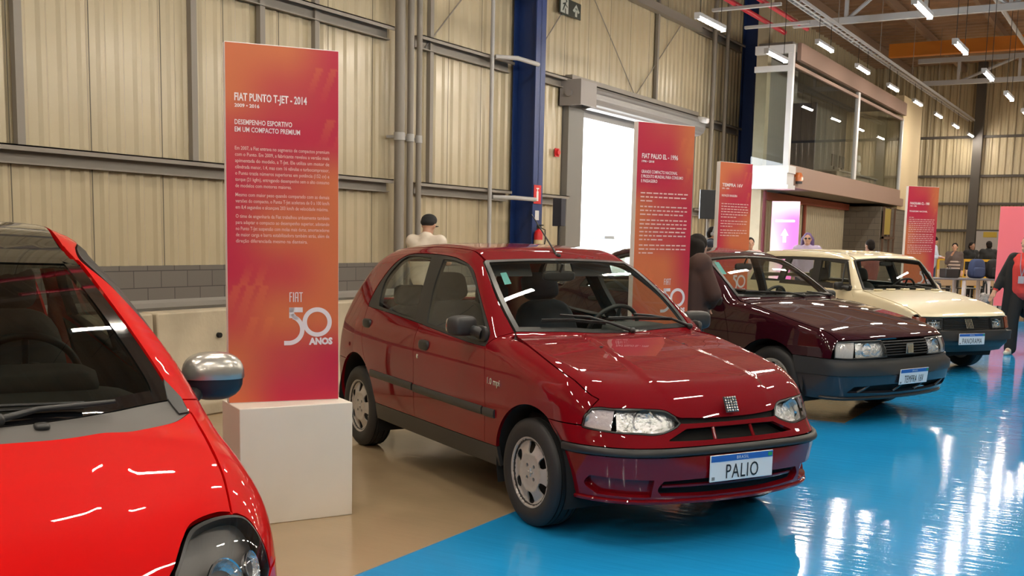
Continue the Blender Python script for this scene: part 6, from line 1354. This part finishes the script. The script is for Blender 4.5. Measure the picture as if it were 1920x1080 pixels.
t = thing('security_camera', 'white security camera at the right end of the roller shutter', 'camera', (-9.82, 24.75, 4.32)); mb = MB(); mb.sell((.12, 0, .08), (.30, .14, .14), .5, 16, RY(.2)); mb.build('housing', M_white, t, smooth=60); mb = MB(); mb.box2((-.36, -.12, -.12), (-.1, .12, .12)); mb.box2((-.3, -.03, -.03), (.05, .03, .03)); mb.build('bracket', M_white, t); mb = MB(); mb.lathe([(0, 0), (.045, 0)], 14, TR(.27, 0, .05) @ RY(PI/2)); mb.build('lens', M_black, t)
t = thing('column_speaker', 'slim dark column loudspeaker on a pole left of the bright doorway', 'speaker', (-9.3, 16.98, 0)); mb = MB(); mb.box2((-.09, -.08, 1.70), (.09, .08, 2.19)); mb.build('cabinet', mat('speaker_dark', (.025, .028, .045), .6), t, bevel=.008); mb = MB(); mb.tube([(0, 0, .06), (0, 0, 1.72)], .020, 10); mb.build('pole', M_black, t)
for a in (.4, 2.5, 4.6): mb = MB(); mb.tube([(0, 0, .55), (.4*math.cos(a), .4*math.sin(a), .012)], .012, 8); mb.build('leg', M_black, t)
t = thing('display_screen', 'dark screen on a slim stand left of the banner behind the sedan', 'screen', (-7.62, 20.0, 0), math.radians(38)); mb = MB(); mb.box2((-.20, -.03, 1.92), (.20, .03, 2.48)); mb.build('screen', mat('screen_dark', (.018, .020, .026), .25), t, bevel=.006); mb = MB(); mb.tube([(0, .06, .03), (0, .06, 2.2)], .03, 12); mb.build('pole', M_steel, t); mb = MB(); mb.lathe([(0, 0), (.26, 0), (.25, .03), (0, .035)], 24, TR(0, .06, 0)); mb.build('base', M_steel, t)
# ---------------------------------------------------------------- tables, chairs, bags, railing at the far right
t = thing('folding_table', 'grey table on thick white legs beyond the station wagon', 'table', (-3.9, 27.6, 0), WY); mb = MB(); mb.box2((-1.3, -.35, .71), (.66, .35, .75)); mb.build('table_top', mat('table_grey', (.16, .16, .19), .4), t, bevel=.008)
for x in (-1.2, -.237, .341, .53):
    for y in (-.28, .28): mb = MB(); mb.tube([(x, y, 0), (x, y, .71)], .045, 12); mb.build('leg', mat('leg_white', (.66, .66, .72), .35), t, smooth=40)
def backpack(label, loc, rz, m):
    t = thing('backpack', label, 'backpack', loc, rz, 'backpacks on the grey table'); mb = MB(); mb.sell((0, 0, .23), (.26, .36, .46), .5, 22, None, (-.08, -.12)); mb.build('bag_body', m, t, smooth=60); mb = MB(); mb.sell((.14, 0, .15), (.10, .27, .24), .5, 18); mb.build('front_pocket', m, t, smooth=60); mb = MB(); mb.tube([(-.05, -.05, .45), (-.05, 0, .52), (-.05, .05, .45)], .012, 6); mb.build('handle', C_black, t)
backpack('blue backpack standing on the grey table', (-3.76, 27.63, .75), -1.0, cl('pack_blue', (.035, .055, .13)))
backpack('black backpack on the right end of the grey table', (-3.40, 27.86, .75), -1.0, cl('pack_black', (.015, .015, .017)))
t = thing('equipment_case', 'black equipment case on the left end of the grey table', 'case', (-4.32, 27.35, .75), .54); mb = MB(); mb.box2((-.16, -.2, 0), (.16, .2, .22)); mb.build('case_body', M_black, t, bevel=.02); mb = MB(); mb.tube([(0, -.06, .22), (0, -.05, .26), (0, .05, .26), (0, .06, .22)], .010, 6); mb.build('handle', M_black2, t)
t = thing('flight_case', 'large black case standing on the floor behind the right end of the grey table', 'case', (-3.0, 28.7, 0), .9); mb = MB(); mb.box2((-.3, -.4, 0), (.3, .4, .62)); mb.build('case_body', mat('case_black', (.012, .012, .013), .6), t, bevel=.02); mb = MB(); mb.tube([(.31, -.08, .5), (.34, -.06, .5), (.34, .06, .5), (.31, .08, .5)], .010, 6); mb.build('handle', M_steel, t)
M_tan = mat('tan_board', (.50, .36, .23), .6)
def chair(label, x, y, rz):
    t = thing('folding_chair', label, 'chair', (x, y, 0), rz, 'tan-backed chairs near the far railing'); mb = MB(); mb.box2((-.22, -.22, .43), (.22, .22, .46)); mb.build('seat', M_black, t, bevel=.01); mb = MB(); mb.box2((-.24, -.24, .52), (-.21, .24, .92)); mb.build('backrest', M_tan, t, bevel=.01)
    for a in (-.2, .2):
        for b in (-.2, .2): mb = MB(); mb.tube([(a, b, 0), (a, b, .44)], .013, 8); mb.build('leg', M_steel2, t)
    mb = MB(); [mb.tube([(-.21, b, .44), (-.225, b, .88)], .013, 8) for b in (-.2, .2)]; mb.build('back_frame', M_steel2, t)
for q in (('tan-backed chair left of the striped-top person by the railing', -4.75, 28.6, 2.4), ('tan-backed chair in the middle, below the striped-top person', -4.15, 29.3, 2.3), ('tan-backed chair just left of the blue backpack', -3.75, 29.6, 2.5)): chair(*q)
t = thing('low_cabinet', 'dark low cabinet with a bag on it left of the grey table', 'cabinet', (-4.75, 25.4, 0), .55); mb = MB(); mb.box2((-.45, -.3, 0), (.45, .3, .70)); mb.build('carcass', mat('cab_dark', (.03, .027, .027), .5), t, bevel=.01); mb = MB(); mb.box2((-.47, -.32, .70), (.47, .32, .73)); mb.build('top', mat('cab_top', (.20, .19, .18), .4), t)
t = thing('duffel_bag', 'black duffel bag lying on the dark low cabinet', 'bag', (-4.75, 25.4, .73), .55); mb = MB(); mb.sell((0, 0, .11), (.62, .30, .22), .55, 22); mb.build('bag_body', C_black, t, smooth=60); mb = MB(); mb.tube([(-.12, 0, .21), (-.08, 0, .27), (.08, 0, .27), (.12, 0, .21)], .012, 6); mb.build('handle', C_black, t)
M_yel = mat('rail_yellow', (.62, .36, .02), .45)
def rail(label, p0, p1, n):
    t = thing('safety_railing', label, 'railing', (p0[0], p0[1], 0), math.atan2(p1[1]-p0[1], p1[0]-p0[0]), 'yellow safety railings'); L = math.hypot(p1[0]-p0[0], p1[1]-p0[1])
    mb = MB(); mb.box2((0, -.03, 1.08), (L, .03, 1.15)); mb.build('top_rail', M_yel, t); mb = MB(); mb.box2((0, -.025, .60), (L, .025, .66)); mb.build('mid_rail', M_yel, t)
    for k in range(n+1): mb = MB(); x = L*k/n; mb.box2((x-.03, -.03, 0), (x+.03, .03, 1.1)); mb.build('post', M_yel, t)
rail('yellow railing between the blue-shirted man and the striped top', (-5.75, 34.3), (-4.95, 34.75), 2); rail('yellow railing in front of the two men in black', (-4.85, 33.0), (-3.85, 33.55), 3)
t = thing('notice_board', 'grey notice board with a yellow header on the far wall', 'sign', (-6.05, 43.66, 1.15)); mb = MB(); mb.box2((0, 0, 0), (.95, .03, .95)); mb.build('board', mat('notice_grey', (.38, .36, .36), .6), t); mb = MB(); mb.box2((.25, -.006, .72), (.72, 0, .92)); mb.build('header', mat('notice_yellow', (.45, .32, .04), .6), t)
